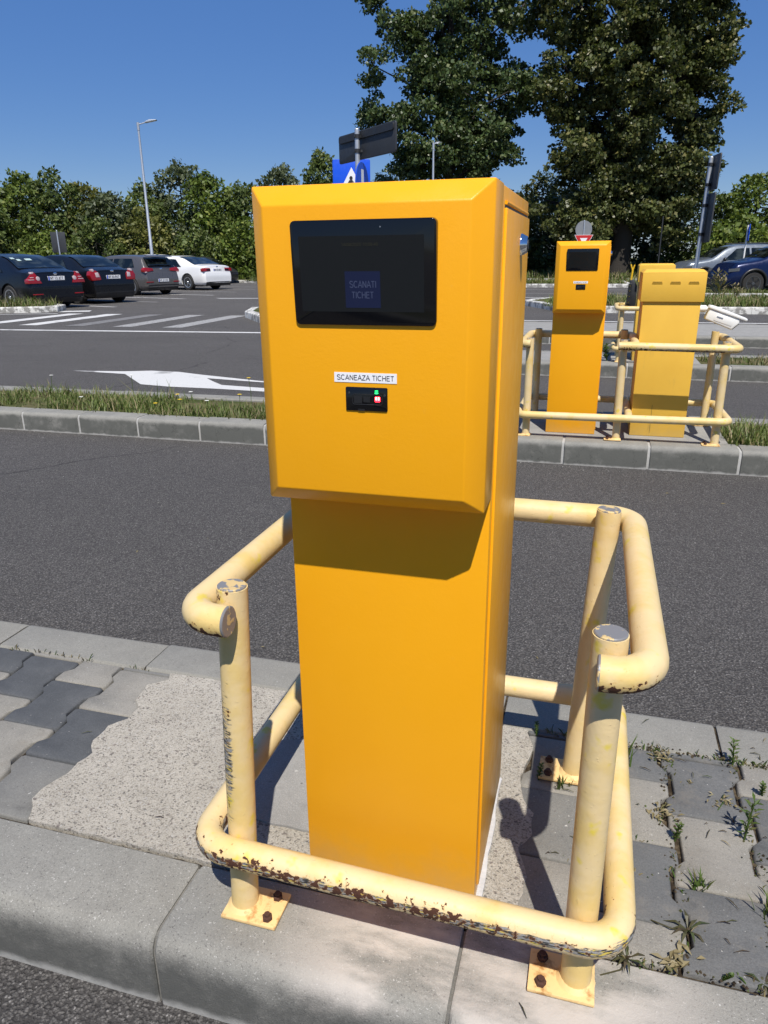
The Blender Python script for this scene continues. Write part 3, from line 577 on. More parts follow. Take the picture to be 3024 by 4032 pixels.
def s_bot(p,n): return 0 if p.y>.01 else 1.3*max(0,1-abs(n.z-.04)/.50)*(1 if n.y<.5 else 0)
tube_part('bottom_rail',bp,'rail_paint',gr,w_bot,s_bot)
# railing on the second island
g2=empty('guard_railing',(0,0,0),0,'cream tube railing with three front posts around the far kiosk and barrier cabinet','railing','cream tube railings around the machines')
for bx,by,tx,ty,dr in ((-.11,3.86,-.112,3.862,(-1,0)),(.46,3.86,.452,3.862,(-1,0)),(1.04,3.845,1.035,3.85,(-1,0)),(-.10,4.43,-.105,4.43,(1,0)),(1.045,4.43,1.045,4.43,(-1,0)),(.47,4.43,.47,4.43,(1,0))):
    post(g2,(bx,by,.003),(tx,ty,.635 if by>4 else .625),dr,lambda p,n:.3 if p.z<.04 else 0)
wt=lambda p,n:.85*max(0,.3-n.z) if p.y<3.9 else 0
t=tube_part('top_rail',fillet([(-.105,3.805,.598),(-.16,3.805,.598),(-.16,4.475,.598),(.525,4.475,.598),(.525,3.805,.598),(.462,3.805,.598)],.05,6),'rail_paint',g2,wt)
t=tube_part('top_rail',fillet([(.425,3.795,.597),(1.10,3.795,.592),(1.10,4.475,.598),(1.055,4.475,.598)],.05,6),'rail_paint',g2,lambda p,n:(.9 if p.x<.62 else .5)*max(0,.55-n.z),lambda p,n:1.1*max(0,-n.z) if .6<p.x<1 and p.y<3.9 else 0)
disc('end_cap',(.425,3.795,.597),(-1,0,0),TR*.98,t)
tube_part('bottom_rail',fillet([(.3,3.805,.150),(1.10,3.800,.158),(1.10,4.475,.150),(-.16,4.475,.150),(-.16,3.805,.148),(.3,3.805,.150)],.055,6),'rail_paint',g2)
tube_part('cross_rail',[(.525,3.82,.150),(.525,4.46,.150)],'rail_paint',g2)
g3=empty('guard_railing',(0,0,0),0,'cream tube railing behind the pale yellow cabinets, mostly hidden by them','railing','cream tube railings around the machines')
for x,y in ((.535,7.66),(1.18,7.66),(.535,8.25),(1.18,8.25)): post(g3,(x,y,.003),(x,y,.605),(1,0))
tube_part('top_rail',fillet([(.86,7.61,.578),(.48,7.61,.578),(.48,8.30,.578),(1.23,8.30,.578),(1.23,7.61,.578),(.86,7.61,.578)],.05,6),'rail_paint',g3)
tube_part('bottom_rail',fillet([(.86,7.61,.15),(.48,7.61,.15),(.48,8.30,.15),(1.23,8.30,.15),(1.23,7.61,.15),(.86,7.61,.15)],.05,6),'rail_paint',g3)

# ------------------------------------------------------------------ barrier cabinets and what hangs on them
def cabinet(loc,label,slots=True):
    r_=empty('barrier_cabinet',loc,0,label,'barrier cabinet','pale yellow barrier cabinets')
    mb=MB(); mb.box(0,0,0,.335,.36,.842); b=obj('body',mb,'old_yellow',r_,30,.003)
    mb=MB(); mb.box(.122,-.0012,.02,.1235,.002,.205); obj('panel_seam',mb,'black_plastic',b)
    mb=MB(); mb.box(-.016,-.014,.842,.350,.374,1.012)
    mb.add([(-.016,-.014,1.012),(.350,-.014,1.012),(.350,.374,1.012),(-.016,.374,1.012),(.004,.02,1.030),(.328,.02,1.030),(.328,.34,1.030),(.004,.34,1.030)],[(0,1,5,4),(1,2,6,5),(2,3,7,6),(3,0,4,7),(4,5,6,7)])
    l=obj('lid',mb,'old_yellow',r_,30,.003,fix=False)
    mb=MB(); mb.box(.002,.001,.836,.333,.359,.8435); obj('lid_gap',mb,'black_plastic',r_)
    if slots:
        for i in range(3):
            x=.042+.104*i; z=.952; mb=MB()
            mb.add([(x,-.014,z+.001),(x+.060,-.014,z+.001),(x+.057,-.0205,z+.006),(x+.003,-.0205,z+.006),(x,-.014,z-.010),(x+.060,-.014,z-.010)],[(0,1,2,3),(3,2,5,4),(0,3,4),(1,5,2)]); lv=obj('louvre',mb,'old_yellow',l,None,0,fix=True)
            mb=MB(); mb.box(x+.004,-.0148,z+.0035,x+.056,-.0135,z+.0075); obj('slit',mb,'dark_metal',l)
    return r_
cabinet((.546,4.012,.003),'pale yellow barrier cabinet with three slots in its lid, behind the far railing')
C2=cabinet((.690,7.80,.003),'pale yellow barrier cabinet hidden behind the nearer one, carrying a black arm hub',False)
mb=MB(); mb.prism_y([(-.115,.60),(-.05,.565),(-.017,.60),(-.017,.80),(-.055,.865),(-.095,.86)],.05,.16); hb=obj('arm_hub',mb,'dark_metal',C2,30,.006,fix=True)
mb=MB(); mb.box(-.112,.030,.605,-.072,.052,.825); obj('clamp_strip',mb,'black_plastic',hb,None,.004)
for z in (.63,.69,.75,.80):
    mb=MB(); mb.lathe([(.0,-.004),(.008,-.004),(.008,.03),(0,.03)],(-.092,.03,z),'y',8); obj('bolt',mb,'chrome',hb,40)
mb=MB(); mb.tube([(-.085,.10,.85),(-.078,.10,.965)],.010,10); mb.tube([(-.078,.10,.955),(-.103,.10,1.025)],.007,8); mb.tube([(-.078,.10,.955),(-.062,.10,1.02)],.007,8); obj('arm_fork',mb,'fork_yellow',hb,40)
# camera on the side of the front cabinet
cc=empty('surveillance_camera',(.882,4.20,.795),0,'white surveillance camera with sun hood fixed to the cabinet side','camera')
mb=MB(); mb.lathe([(.021,0),(.021,.050),(.018,.056)],(0,0,0),'x',18); mb.tube([(.05,0,0),(.075,.0,-.004)],.013,10); mb.lathe([(0,.060),(.017,.062),(.021,.075),(.017,.090),(0,.092)],(0,0,-.006),'x',16); obj('bracket',mb,'white_plastic',cc,40)
def rotm(mb,a,c):
    ca_,sa_=math.cos(a),math.sin(a); mb.v=[(c[0]+x*ca_-z*sa_,c[1]+y,c[2]+x*sa_+z*ca_) for x,y,z in mb.v]; return mb
A=R(-19); c0=(.066,-.006,-.012)
mb=MB(); mb.prism_y([(0,-.052),(.175,-.060),(.200,-.012),(.195,.018),(0,.020)],-.042,.042); hs=obj('housing',rotm(mb,A,c0),'white_plastic',cc,30,.009,3,fix=True)
mb=MB(); mb.prism_y([(-.010,.018),(.232,.016),(.236,.028),(.222,.034),(.03,.040),(-.004,.036)],-.050,.050); obj('sun_hood',rotm(mb,A,c0),'white_plastic',cc,30,.005,2,fix=True)
mb=MB(); mb.box(.050,-.0445,-.040,.165,-.041,.004); obj('side_panel',rotm(mb,A,c0),'white_plastic',hs,30,.0012)
mb=MB(); mb.box(.026,-.0436,-.012,.062,-.0428,-.004) if False else mb.box(.060,-.0462,-.018,.098,-.0450,-.010); obj('name_badge',rotm(mb,A,c0),'steel',hs)
mb=MB(); mb.prism_y([(.176,-.055),(.181,-.056),(.203,-.012),(.198,-.011)],-.030,.030); obj('lens_window',rotm(mb,A,c0),'black_gloss',hs,fix=True)

# ------------------------------------------------------------------ signs and lamps
def sign_root(name,X,Y,label,cat,group=None,rz=None,z=0.0):
    x,y=W2L(X,Y); return empty(name,(x,y,z),-PSI if rz is None else rz,label,cat,group)      # local -y looks back along the camera heading
def pole(root,h,r=.03,mat='galvanised',z0=0):
    mb=MB(); mb.tube([(0,0,z0),(0,0,h)],r,14); mb.lathe([(r*1.05,h-.004),(r*.9,h+.006),(0,h+.007)],(0,0,0),'z',14); return obj('pole',mb,mat,root,40)
def clamps(root,zs,r=.03,y=.05):
    for z in zs:
        mb=MB(); mb.lathe([(r+.002,-.022),(r+.010,-.022),(r+.010,.022),(r+.002,.022)],(0,0,z),'z',14); mb.box(-.03,-.062,z-.012,-.022,.0,z+.012); mb.box(.02,0,z-.014,.10,y,z+.014); obj('clamp',mb,'dark_metal',root,40)
ds=sign_root('direction_sign',-.283,9.86,'dark backed direction board and round blue arrow sign on one grey pole','road sign','road signs around the lanes')
pole(ds,2.60)
ang=math.atan2(9.2-10.4,.157+.572); dx,dy=math.cos(ang),math.sin(ang); nx,ny=-dy,dx
mb=MB(); 
def brd(u,v,z): return (u*dx+v*nx,.0+u*dy+v*ny,z)
mb.prism_y(rrect(-.575,2.268,.79,2.592,.03),0,.022); mb.v=[brd(x,y+.055,z) for x,y,z in mb.v]; pn=obj('panel',mb,'sign_back',ds,30,.003,fix=True)
mb=MB(); mb.prism_y(rrect(-.545,2.50,.76,2.575,.02),-.018,.004); mb.v=[brd(x,y+.055,z) for x,y,z in mb.v]; obj('stiffener',mb,'dark_metal',pn,30,fix=True)
clamps(ds,(2.36,2.52))
mb=MB(); mb.lathe([(0,.0),(.25,.0),(.255,.006),(.25,.012),(0,.012)],(0,0,0),'x',36)
a=R(-17); mb.v=[(.045+x*math.cos(a)-y*math.sin(a),x*math.sin(a)+y*math.cos(a),1.985+z) for x,y,z in mb.v]; rs=obj('round_panel',mb,'sign_blue',ds,30)
mb=MB(); pl=[(-.05,.17),(-.05,-.02),(-.13,-.02),(0,-.18),(.13,-.02),(.05,-.02),(.05,.17)]; mb.add([(.0135,u,v) for u,v in pl],[tuple(range(7))]); mb.v=[(.045+x*math.cos(a)-y*math.sin(a),x*math.sin(a)+y*math.cos(a),1.985+z) for x,y,z in mb.v]; obj('arrow',mb,'sign_white',rs,fix=False)
ps=sign_root('crossing_sign',-.545,14.95,'square blue pedestrian crossing sign with white triangle, just above the kiosk top','road sign','road signs around the lanes')
ps.location.z=.07; pole(ps,2.72); mb=MB(); mb.prism_y(rrect(-.35,2.09,.35,2.79,.035),-.062,-.04); p=obj('panel',mb,'sign_blue',ps,30,.003,fix=True)
mb=MB(); mb.prism_y([(-.27,2.17),(.27,2.17),(0,2.655)],-.065,-.060); obj('triangle',mb,'sign_white',p,fix=True)
def ell(mb,cx,cz,a,b,y,n=12): mb.add([(cx+a*math.cos(2*PI*i/n),y,cz+b*math.sin(2*PI*i/n)) for i in range(n)],[tuple(range(n))])
mb=MB(); ell(mb,-.01,2.47,.032,.036,-.067)
for q in ([(-.045,2.435),(.02,2.435),(.035,2.33),(-.035,2.33)],[(-.035,2.33),(.0,2.33),(-.06,2.19),(-.09,2.19)],[(.0,2.33),(.035,2.33),(.09,2.19),(.055,2.19)],[(-.045,2.43),(-.03,2.40),(-.085,2.33),(-.10,2.345)],[(.02,2.43),(.03,2.40),(.09,2.34),(.08,2.36)]):
    mb.add([(x,-.067,z) for x,z in q],[(0,1,2,3)])
obj('walking_figure',mb,'ink',p); clamps(ps,(2.25,2.62),y=.03)
ys=sign_root('yield_sign',8.84,33.9,'red and white give way triangle below a grey round sign back','road sign','road signs around the lanes',z=-.02)
pole(ys,2.62); mb=MB(); mb.lathe([(0,.035),(.36,.035),(.365,.042),(.36,.05),(0,.05)],(0,0,2.25),'y',32); obj('round_panel',mb,'sign_back_grey',ys,30)
mb=MB(); mb.prism_y([(-.41,2.03),(0,1.32),(.41,2.03)][::1],-.06,-.04); tri=obj('triangle_panel',mb,'sign_white',ys,fix=True)
mb=MB(); mb.prism_y([(-.385,2.017),(0,1.35),(.385,2.017)],-.0625,-.058); rd=obj('red_border',mb,'sign_red',tri,fix=True)
mb=MB(); mb.prism_y([(-.165,1.90),(0,1.615),(.165,1.90)],-.065,-.061); obj('white_centre',mb,'sign_white',tri,fix=True)
rs=sign_root('road_sign',4.915,12.0,'leaning grey pole with two edge-on sign panels above the pale cabinet','road sign','road signs around the lanes')
rs.rotation_euler=(0,R(1.0),-PSI); pole(rs,2.50)
va=R(83.0)
def vert_panel(u0,u1,z0,z1,off,name,par,mat):
    mb=MB(); mb.prism_y(rrect(u0,z0,u1,z1,.03),-.011,.011); ca_,sa_=math.cos(va),math.sin(va); mb.v=[(off+x*ca_-y*sa_,x*sa_+y*ca_,z) for x,y,z in mb.v]; return obj(name,mb,mat,par,30,.003,fix=True)
vert_panel(-.30,.30,2.04,2.53,.055,'upper_panel',rs,'sign_back'); vert_panel(-.3,.3,1.30,2.00,.055,'lower_panel',rs,'sign_back'); clamps(rs,(1.42,1.83,2.12,2.40),y=.012)
bs=sign_root('blue_sign',14.15,30.,'small dark blue sign on a thin white pole behind the grey SUV','road sign','road signs around the lanes',z=-.1)
mb=MB(); mb.tube([(0,0,0),(0,0,2.3)],.03,10); obj('pole',mb,'white_plastic',bs,40); va=R(70); vert_panel(-.25,.25,1.72,2.33,.05,'panel',bs,'sign_blue')
bk=sign_root('road_sign',-13.75,33.,'grey back of a square sign on a pole behind the black cars','road sign','road signs around the lanes',z=-.15)
pole(bk,2.52); mb=MB(); mb.prism_y(rrect(-.31,1.64,.31,2.46,.03),.035,.052); obj('panel',mb,'sign_back',bk,30,.003,fix=True)
def lamp(X,Y,h,rz,label):
    r_=sign_root('street_lamp',X,Y,label,'street lamp','tall grey street lamps',rz=rz,z=RZ)
    mb=MB(); mb.tube([(0,0,0),(0,0,h*.3),(0,0,h*.3+.02),(0,0,h)],[.085,.085,.075,.052],14); obj('mast',mb,'galvanised',r_,40)
    mb=MB(); mb.tube([(0,0,h-.35),(0,0,h+.02)],.068,12); mb.tube([(0,0,h-.08),(.42,0,h+.03)],.03,10); obj('arm',mb,'galvanised',r_,40)
    mb=MB(); mb.prism_y([(.38,h-.01),(.98,h+.10),(1.0,h+.14),(.62,h+.14),(.40,h+.06)],-.12,.12); hd=obj('lamp_head',mb,'galvanised',r_,30,.02,fix=True)
    mb=MB(); mb.add([(.56,-.09,h+.018),(.94,-.09,h+.088),(.94,.09,h+.088),(.56,.09,h+.018)],[(0,1,2,3)]); obj('lens',mb,'white_plastic',hd); return r_
lamp(-12.5,42.,7.99,-PSI,'tall grey street lamp behind the parked cars, arm pointing right against the sky')
lamp(3.10,47.,7.6,-PSI+R(62),'grey street lamp in front of the dark left-hand linden tree')
mp=sign_root('metal_post',16.6,46.,'thin dark bare post in the shade of the big linden','post',z=-.1); pole(mp,3.4,.04,'dark_metal')

# ------------------------------------------------------------------ cars
def cr(xs,ys,x):                      # monotone cubic through (xs,ys)
    xs=np.asarray(xs,float); ys=np.asarray(ys,float); d=np.diff(ys)/np.diff(xs); m_=np.zeros_like(ys); m_[1:-1]=np.where(d[:-1]*d[1:]>0,2*d[:-1]*d[1:]/(d[:-1]+d[1:]+1e-9),0); m_[0]=d[0]; m_[-1]=d[-1]
    i=np.clip(np.searchsorted(xs,x)-1,0,len(xs)-2); h=xs[i+1]-xs[i]; t=(x-xs[i])/h
    return (2*t**3-3*t**2+1)*ys[i]+(t**3-2*t**2+t)*h*m_[i]+(-2*t**3+3*t**2)*ys[i+1]+(t**3-t**2)*h*m_[i+1]
class Car:
    """local frame: rear bumper at x=0, front at x=L, z=0 on the road"""
    def __init__(s,name,label,paint,L,W,H,loc,heading,roof,belt,shape,wheel=.32,wx=(.95,None),rim='alloy',group='cars on the parking lot',lights=None,plate=None,side=1,hatch=False,dark_lower=False,z=RZ):
        s.L,s.W,s.H=L,W,H; wf=wx[1] or L-.88; s.wx=(wx[0],wf)
        s.root=empty(name,(loc[0],loc[1],z),heading,label,'car',group)
        s.RX,s.RZ_=zip(*roof); s.BX,s.BZ=zip(*belt); s.TX,s.TW=zip(*shape)      # roof line z(x), belt line z(x), relative half width(x)
        NX=64; xs=np.concatenate([np.linspace(0,.35,12),np.linspace(.35,L-.4,40)[1:],np.linspace(L-.4,L,12)[1:]])
        mb=MB(); rows=[s.ring(x) for x in xs]; mb.grid(rows); n=len(rows[0])
        for k_,flip in ((0,1),(len(rows)-1,0)):
            base=k_*n
            for j in range(n//2-1+ (n%2)):
                a,b,c,d=base+j,base+j+1,base+n-2-j,base+n-1-j
                if b==c: mb.f.append((a,b,d)); 
                else: mb.f.append((a,b,c,d))
                mb.mi.append(0)
        body=obj('body',mb,paint,s.root,None,0,fix=True); s.body=body
        # wheel arches
        cut=MB()
        for x in s.wx:
            for sg in (-1,1): cut.lathe([(0,-.3),(wheel*1.17,-.3),(wheel*1.17,.3),(0,.3)],(x,sg*(W/2+.05),wheel*1.02),'y',36)
        co=obj('tmp',cut,paint); co.location=s.root.location; co.rotation_euler=s.root.rotation_euler
        md=body.modifiers.new('arch','BOOLEAN'); md.object=co; md.operation='DIFFERENCE'; md.solver='EXACT'
        dg=bpy.context.evaluated_depsgraph_get(); dg.update(); me=bpy.data.meshes.new_from_object(body.evaluated_get(dg)); body.modifiers.clear(); body.data=me; me.name='body'
        bpy.data.objects.remove(co); me.polygons.foreach_set('use_smooth',[True]*len(me.polygons)); me.set_sharp_from_angle(angle=R(38))
        me.materials.clear(); me.materials.append(M[paint])
        mb=MB()
        for x in s.wx: mb.box(x-wheel*1.25,-W/2+.08,wheel*.5,x+wheel*1.25,W/2-.08,wheel*2.15)
        mb.box(.25,-W/2+.12,.17,L-.3,W/2-.12,.34); obj('underbody',mb,'black_plastic',s.root)
        for x in s.wx:
            for sg in (-1,1):
                y=sg*(W/2-.015); t=MB(); t.lathe([(wheel*.66,-.11),(wheel*.93,-.112),(wheel,-.085),(wheel,.085),(wheel*.93,.112),(wheel*.66,.11)],(x,y-sg*.11,wheel),'y',32); w_=obj('wheel',t,'tyre',s.root,40)
                t=MB(); yo=y+sg*(-.012); t.lathe([(wheel*.67,0),(wheel*.67,sg*.02),(wheel*.60,sg*.018),(wheel*.57,-sg*.05),(0,-sg*.05)],(x,yo-.0,wheel),'y',32)
                for k_ in range(5):
                    a=2*PI*k_/5+.3; u=Vector((math.sin(a),0,math.cos(a))); v=Vector((math.cos(a),0,-math.sin(a))); c=Vector((x,yo,wheel))
                    P=[c+u*r_+v*q for r_,q in ((.04,-.030),(wheel*.64,-.042),(wheel*.64,.042),(.04,.030))]
                    t.add([p+Vector((0,sg*.012,0)) for p in P]+[p+Vector((0,-sg*.02,0)) for p in P],[(0,1,2,3),(4,7,6,5),(0,4,5,1),(2,6,7,3),(1,5,6,2),(3,7,4,0)])
                t.lathe([(0,sg*.02),(.045,sg*.02),(.06,0)],(x,yo,wheel),'y',16); obj('rim',t,rim,w_,40,fix=True)
    def w(s,x): return s.W/2*float(cr(s.TX,s.TW,x))
    def roof(s,x): return float(cr(s.RX,s.RZ_,x))
    def belt(s,x): return float(cr(s.BX,s.BZ,x))
    def xr(s,z,x):                    # rear and nose profile in side view
        t=max(0,1-x/.35); o=0
        if t>0: o+=t*(.05 if z<.28 else 0)+t*max(0,(z-.60))*.20
        t=max(0,1-(s.L-x)/.35)
        if t>0: o-=t*(max(0,z-.50)*.35+max(0,.30-z)*.3)
        return o
    def greenw(s,x): b,r_=s.belt(x),s.roof(x); return s.w(x)*(1-.05)-(max(0,r_-b))*.40
    def ctrl(s,x):
        W=s.w(x); b=s.belt(x); r_=max(s.roof(x),b+.015); g=s.greenw(x)
        return [(0,.19),(W*.86,.19),(W*.965,.27),(W,.50),(W*.995,min(.68,b-.08)),(W*.955,b),(g,r_-.045),(g*.86,r_-.012),(g*.5,r_+.006),(0,r_+.010)]
    def ring(s,x):
        p=s.ctrl(x)
        for _ in range(2):
            q=[p[0]]
            for a,b in zip(p[:-1],p[1:]): q+=[(a[0]*.75+b[0]*.25,a[1]*.75+b[1]*.25),(a[0]*.25+b[0]*.75,a[1]*.25+b[1]*.75)]
            p=q+[p[-1]]
        p=p[1:-1]; full=[(-y,z) for y,z in p]+[(y,z) for y,z in p[::-1]]
        return [(x+s.xr(z,x),y,z) for y,z in full]
    def side_glass(s,x0,x1,lo=.10,hi=.80,cut0=.0,cut1=.0,n=8,mat='glass',name='side_window'):
        for sg in (-1,1):
            P=[]
            for i in range(n+1):
                x=x0+(x1-x0)*i/n; row=[]
                for j in range(4):
                    t=j/3; f=lo+(hi-lo)*t; xx=x+ (cut0*(1-i/n)-cut1*(i/n))*t; c=s.ctrl(xx); a,b=c[5],c[6]
                    row.append((xx,sg*(a[0]+(b[0]-a[0])*f+.007),a[1]+(b[1]-a[1])*f+.003))
                P.append(row)
            mb=MB(); mb.grid(P); obj(name,mb,mat,s.root,60)
    def top_glass(s,x0,x1,name,k0=.86,k1=.86,off=.012,mat='glass'):
        P=[]
        for i in range(9):
            x=x0+(x1-x0)*i/8; g=s.greenw(x); r_=max(s.roof(x),s.belt(x)+.015); k_=k0+(k1-k0)*i/8; dz=s.roof(x+.05)-s.roof(x-.05); nx,nz=-dz/.1,1; l=math.hypot(nx,nz)
            P.append([(x+off*nx/l,g*k_*t,r_-.004+.016*(1-abs(t))+off*nz/l) for t in np.linspace(-1,1,9)])
        mb=MB(); mb.grid(P); return obj(name,mb,mat,s.root,60)
    def rear_poly(s,poly,name,mat,parent=None,d=.02,mirror=True,depth=.16):   # poly in (|y|,z)
        for sg in ((1,-1) if mirror else (1,)):
            mb=MB(); n=len(poly); f=[(s.xr(z,0)-d,sg*y,z) for y,z in poly]; b=[(s.xr(z,0)+depth,sg*y,z) for y,z in poly]
            mb.add(f+b,[tuple(range(n)),tuple(range(2*n-1,n-1,-1))]+[(i,i+n,(i+1)%n+n,(i+1)%n) for i in range(n)]); o=obj(name,mb,mat,parent or s.root,30,.006,fix=True)
        return o
    def plate(s,z,chars):
        x=s.xr(z,0)-.016; mb=MB(); mb.box(x,-.26,z-.055,x+.03,.26,z+.055); p=obj('number_plate',mb,'plate_white',s.root,None,.003)
        mb=MB(); mb.box(x-.002,.215,z-.053,x+.01,.258,z+.053); obj('blue_band',mb,'plate_blue',p)
        t=letters('plate_text',chars,'ink',p,0,.40,-.034,.034,0,.16); t.rotation_euler=(0,0,-PI/2); t.location=(x-.003,.195,z)
    def badge(s,z,r_=.045):
        x=s.xr(z,0); mb=MB(); mb.lathe([(0,-.014),(r_*.7,-.014),(r_,-.006),(r_,.02),(0,.02)],(x,0,z),'x',20); mb.v=[(a,b*1.5,z+(c-z)*.8) for a,b,c in mb.v]; obj('badge',mb,'chrome',s.root,40)
    def mirrors(s,x,z):
        for sg in (-1,1):
            mb=MB(); mb.lathe([(0,-.09),(.055,-.08),(.085,-.03),(.085,.03),(.05,.08),(0,.09)],(0,0,0),'y',12); mb.v=[(x+a*.8,sg*(s.w(x)+.09)+b,z+c*.9) for a,b,c in mb.v]; obj('wing_mirror',mb,'black_plastic',s.root,50)
    def handles(s,xs,z):
        for x in xs:
            for sg in (-1,1):
                y=sg*(s.w(x)*.992); mb=MB(); mb.box(x-.09,y-.012,z-.014,x+.09,y+.012,z+.014); obj('door_handle',mb,s.body.data.materials[0],s.root,30,.006)
    def seams(s,xs,z0=.32):
        for x in xs:
            for sg in (-1,1):
                mb=MB(); P=[]
                for k_ in (-.005,.005):
                    c=s.ctrl(x+k_); ch=[(c[2][0]*.5+c[3][0]*.5,(c[2][1]+c[3][1])/2),(c[3][0],c[3][1]),(c[4][0],c[4][1]),((c[4][0]+c[5][0])/2,(c[4][1]+c[5][1])/2)]
                    P.append([(x+k_,sg*(y-.004),z) for y,z in ch])
                mb.grid(P); obj('door_seam',mb,'black_plastic',s.root)
    def lower(s,z0=.18,z1=.40,mat='black_plastic',name='bumper_insert'):
        s.rear_poly([(0,z0),(s.W/2*.80,z0),(s.W/2*.86,z1-.02),(s.W/2*.70,z1),(0,z1)],name,mat,d=.012,depth=.1)
sedan_shape=lambda L:[(0,.86),(.05,.915),(.15,.965),(.35,.99),(1.0,1.),(L-1.2,1.),(L-.5,.97),(L-.2,.90),(L-.05,.78),(L,.66)]
sedan_belt=lambda L,b:[(0,b+.05),(.5,b+.06),(1.4,b+.02),(L-1.9,b-.03),(L-1.2,b-.08),(L-.4,b-.20),(L,b-.34)]
def car_at(cx,cy,h,ax): return (cx-ax*math.cos(h),cy-ax*math.sin(h))
L=4.75; H=1.50; b=.93                       # black liftback saloon
c1=Car('black_saloon','black saloon nearest the left edge, triangular red and white tail lamps','car_black',L,1.82,H,car_at(-15.40,17.50,HD,.98),HD,
    [(0,.99),(.22,1.03),(.50,1.07),(1.35,1.40),(1.95,1.49),(2.5,1.50),(3.0,1.42),(3.85,.98),(4.3,.86),(L,.62)],sedan_belt(L,b),sedan_shape(L),.325,(.98,3.80))
c1.side_glass(1.22,2.28,cut0=.42); c1.side_glass(2.36,3.45,cut1=.62); c1.top_glass(.60,1.62,'rear_window',.90,.92); c1.top_glass(2.95,3.72,'windscreen',.93,.9)
c1.rear_poly([(.48,.70),(.895,.70),(.885,.78),(.73,1.0),(.66,1.0),(.56,.86)],'tail_light','tail_red'); c1.rear_poly([(.69,.955),(.66,1.005),(.73,1.005),(.775,.955)],'reverse_lamp','tail_clear',d=.026,depth=.1); c1.rear_poly([(.70,.79),(.87,.79),(.868,.81),(.70,.81)],'reverse_lamp','tail_clear',d=.026,depth=.1); c1.rear_poly([(.70,.85),(.82,.85),(.81,.87),(.70,.87)],'reverse_lamp','tail_clear',d=.026,depth=.1)
c1.rear_poly([(.58+.06*math.cos(t*PI/6),.83+.06*math.sin(t*PI/6)) for t in range(12)],'reverse_lamp','tail_clear',d=.027,depth=.1)
for yy,xx,wy in ((.52,1.18,.07),(.40,1.06,.07),(.10,1.08,.12)):  # light showing through the rear window, painted as pale cyan quads
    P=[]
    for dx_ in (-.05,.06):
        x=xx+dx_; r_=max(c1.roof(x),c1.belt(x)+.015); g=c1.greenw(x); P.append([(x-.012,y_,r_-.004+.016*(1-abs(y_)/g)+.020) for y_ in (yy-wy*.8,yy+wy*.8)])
    mb=MB(); mb.grid(P); obj('window_light_patch',mb,'light_patch_pale',c1.root)
c1.rear_poly([(.50,.395),(.80,.395),(.80,.425),(.50,.425)],'reflector','tail_red',d=.014,depth=.05); c1.plate(.83,'NT 13 JCT'); c1.badge(.955,.04); c1.handles((1.75,2.75),.80); c1.seams((1.32,2.32)); c1.lower(.17,.30)
mb=MB(); mb.box(-.01,-.80,.600,.02,.80,.612); obj('bumper_seam',mb,'black_plastic',c1.root)
for y,z,wy,x in ((.56,1.30,.09,1.10),(.36,1.265,.07,.98),(.02,1.275,.13,1.01)):
    pass
L=4.30; H=1.48
c2=Car('black_saloon','black saloon with bright red and clear tail lamps, second from the left','car_black_plain',L,1.74,H,car_at(-15.32,20.15,HD,.85),HD,
    [(0,1.00),(.16,1.04),(.42,1.08),(1.2,1.40),(1.75,1.47),(2.3,1.48),(2.7,1.42),(3.45,.99),(3.9,.87),(L,.62)],sedan_belt(L,.94),sedan_shape(L),.31,(.85,3.42))
c2.side_glass(1.12,2.05,cut0=.40); c2.side_glass(2.12,3.10,cut1=.58); c2.top_glass(.52,1.42,'rear_window',.9,.92); c2.top_glass(2.66,3.35,'windscreen',.93,.9)
c2.rear_poly([(.48,.72),(.82,.70),(.86,.86),(.80,.98),(.62,1.0),(.50,.90)],'tail_light','tail_red'); c2.rear_poly([(.52,.80),(.66,.80),(.67,.93),(.55,.95)],'reverse_lamp','tail_clear',d=.027,depth=.1); c2.rear_poly([(.68,.98),(.76,.96),(.77,1.03),(.70,1.05)],'reverse_lamp','tail_clear',d=.026,depth=.1)
c2.plate(.80,'NT 03 PAT'); c2.badge(.98,.045); c2.handles((1.55,2.5),.80); c2.seams((1.2,2.08)); c2.lower(.17,.36)
mb=MB(); mb.box(-.01,-.78,.560,.02,.78,.572); obj('bumper_seam',mb,'black_plastic',c2.root)
L=4.30; H=1.50
c3=Car('grey_hatchback','dark grey hatchback between the black saloon and the white saloon','car_grey',L,1.80,H,car_at(-16.95,25.60,HD,.82),HD,
    [(0,1.02),(.08,1.12),(.20,1.24),(.42,1.42),(.80,1.475),(1.7,1.50),(2.3,1.48),(2.75,1.38),(3.45,.99),(3.9,.87),(L,.62)],sedan_belt(L,.95),sedan_shape(L),.325,(.82,3.46))
c3.side_glass(.62,1.9,lo=.08,cut0=.22); c3.side_glass(1.98,3.05,cut1=.60); c3.top_glass(.055,.36,'rear_window',.88,.86,.016); c3.top_glass(2.70,3.38,'windscreen',.93,.9)
c3.rear_poly([(.42,.90),(.88,.86),(.885,.95),(.80,1.03),(.44,.99)],'tail_light','tail_red'); c3.rear_poly([(.74,.84),(.84,.83),(.85,.87),(.76,.88)],'reverse_lamp','tail_clear',d=.026,depth=.1)
c3.rear_poly([(.50,.475),(.82,.475),(.82,.51),(.50,.51)],'reflector','tail_red',d=.014,depth=.05); c3.plate(.55,'NT 21 KIS'); c3.badge(.97,.05); c3.handles((1.5,2.45),.84); c3.seams((1.15,1.95)); c3.lower(.17,.40)
mb=MB(); mb.prism_y([(.28,1.45),(.05,1.405),(.04,1.42),(.28,1.485)],-.58,.58); obj('roof_spoiler',mb,'car_grey',c3.root,30,.008,fix=True)
L=4.92; H=1.48
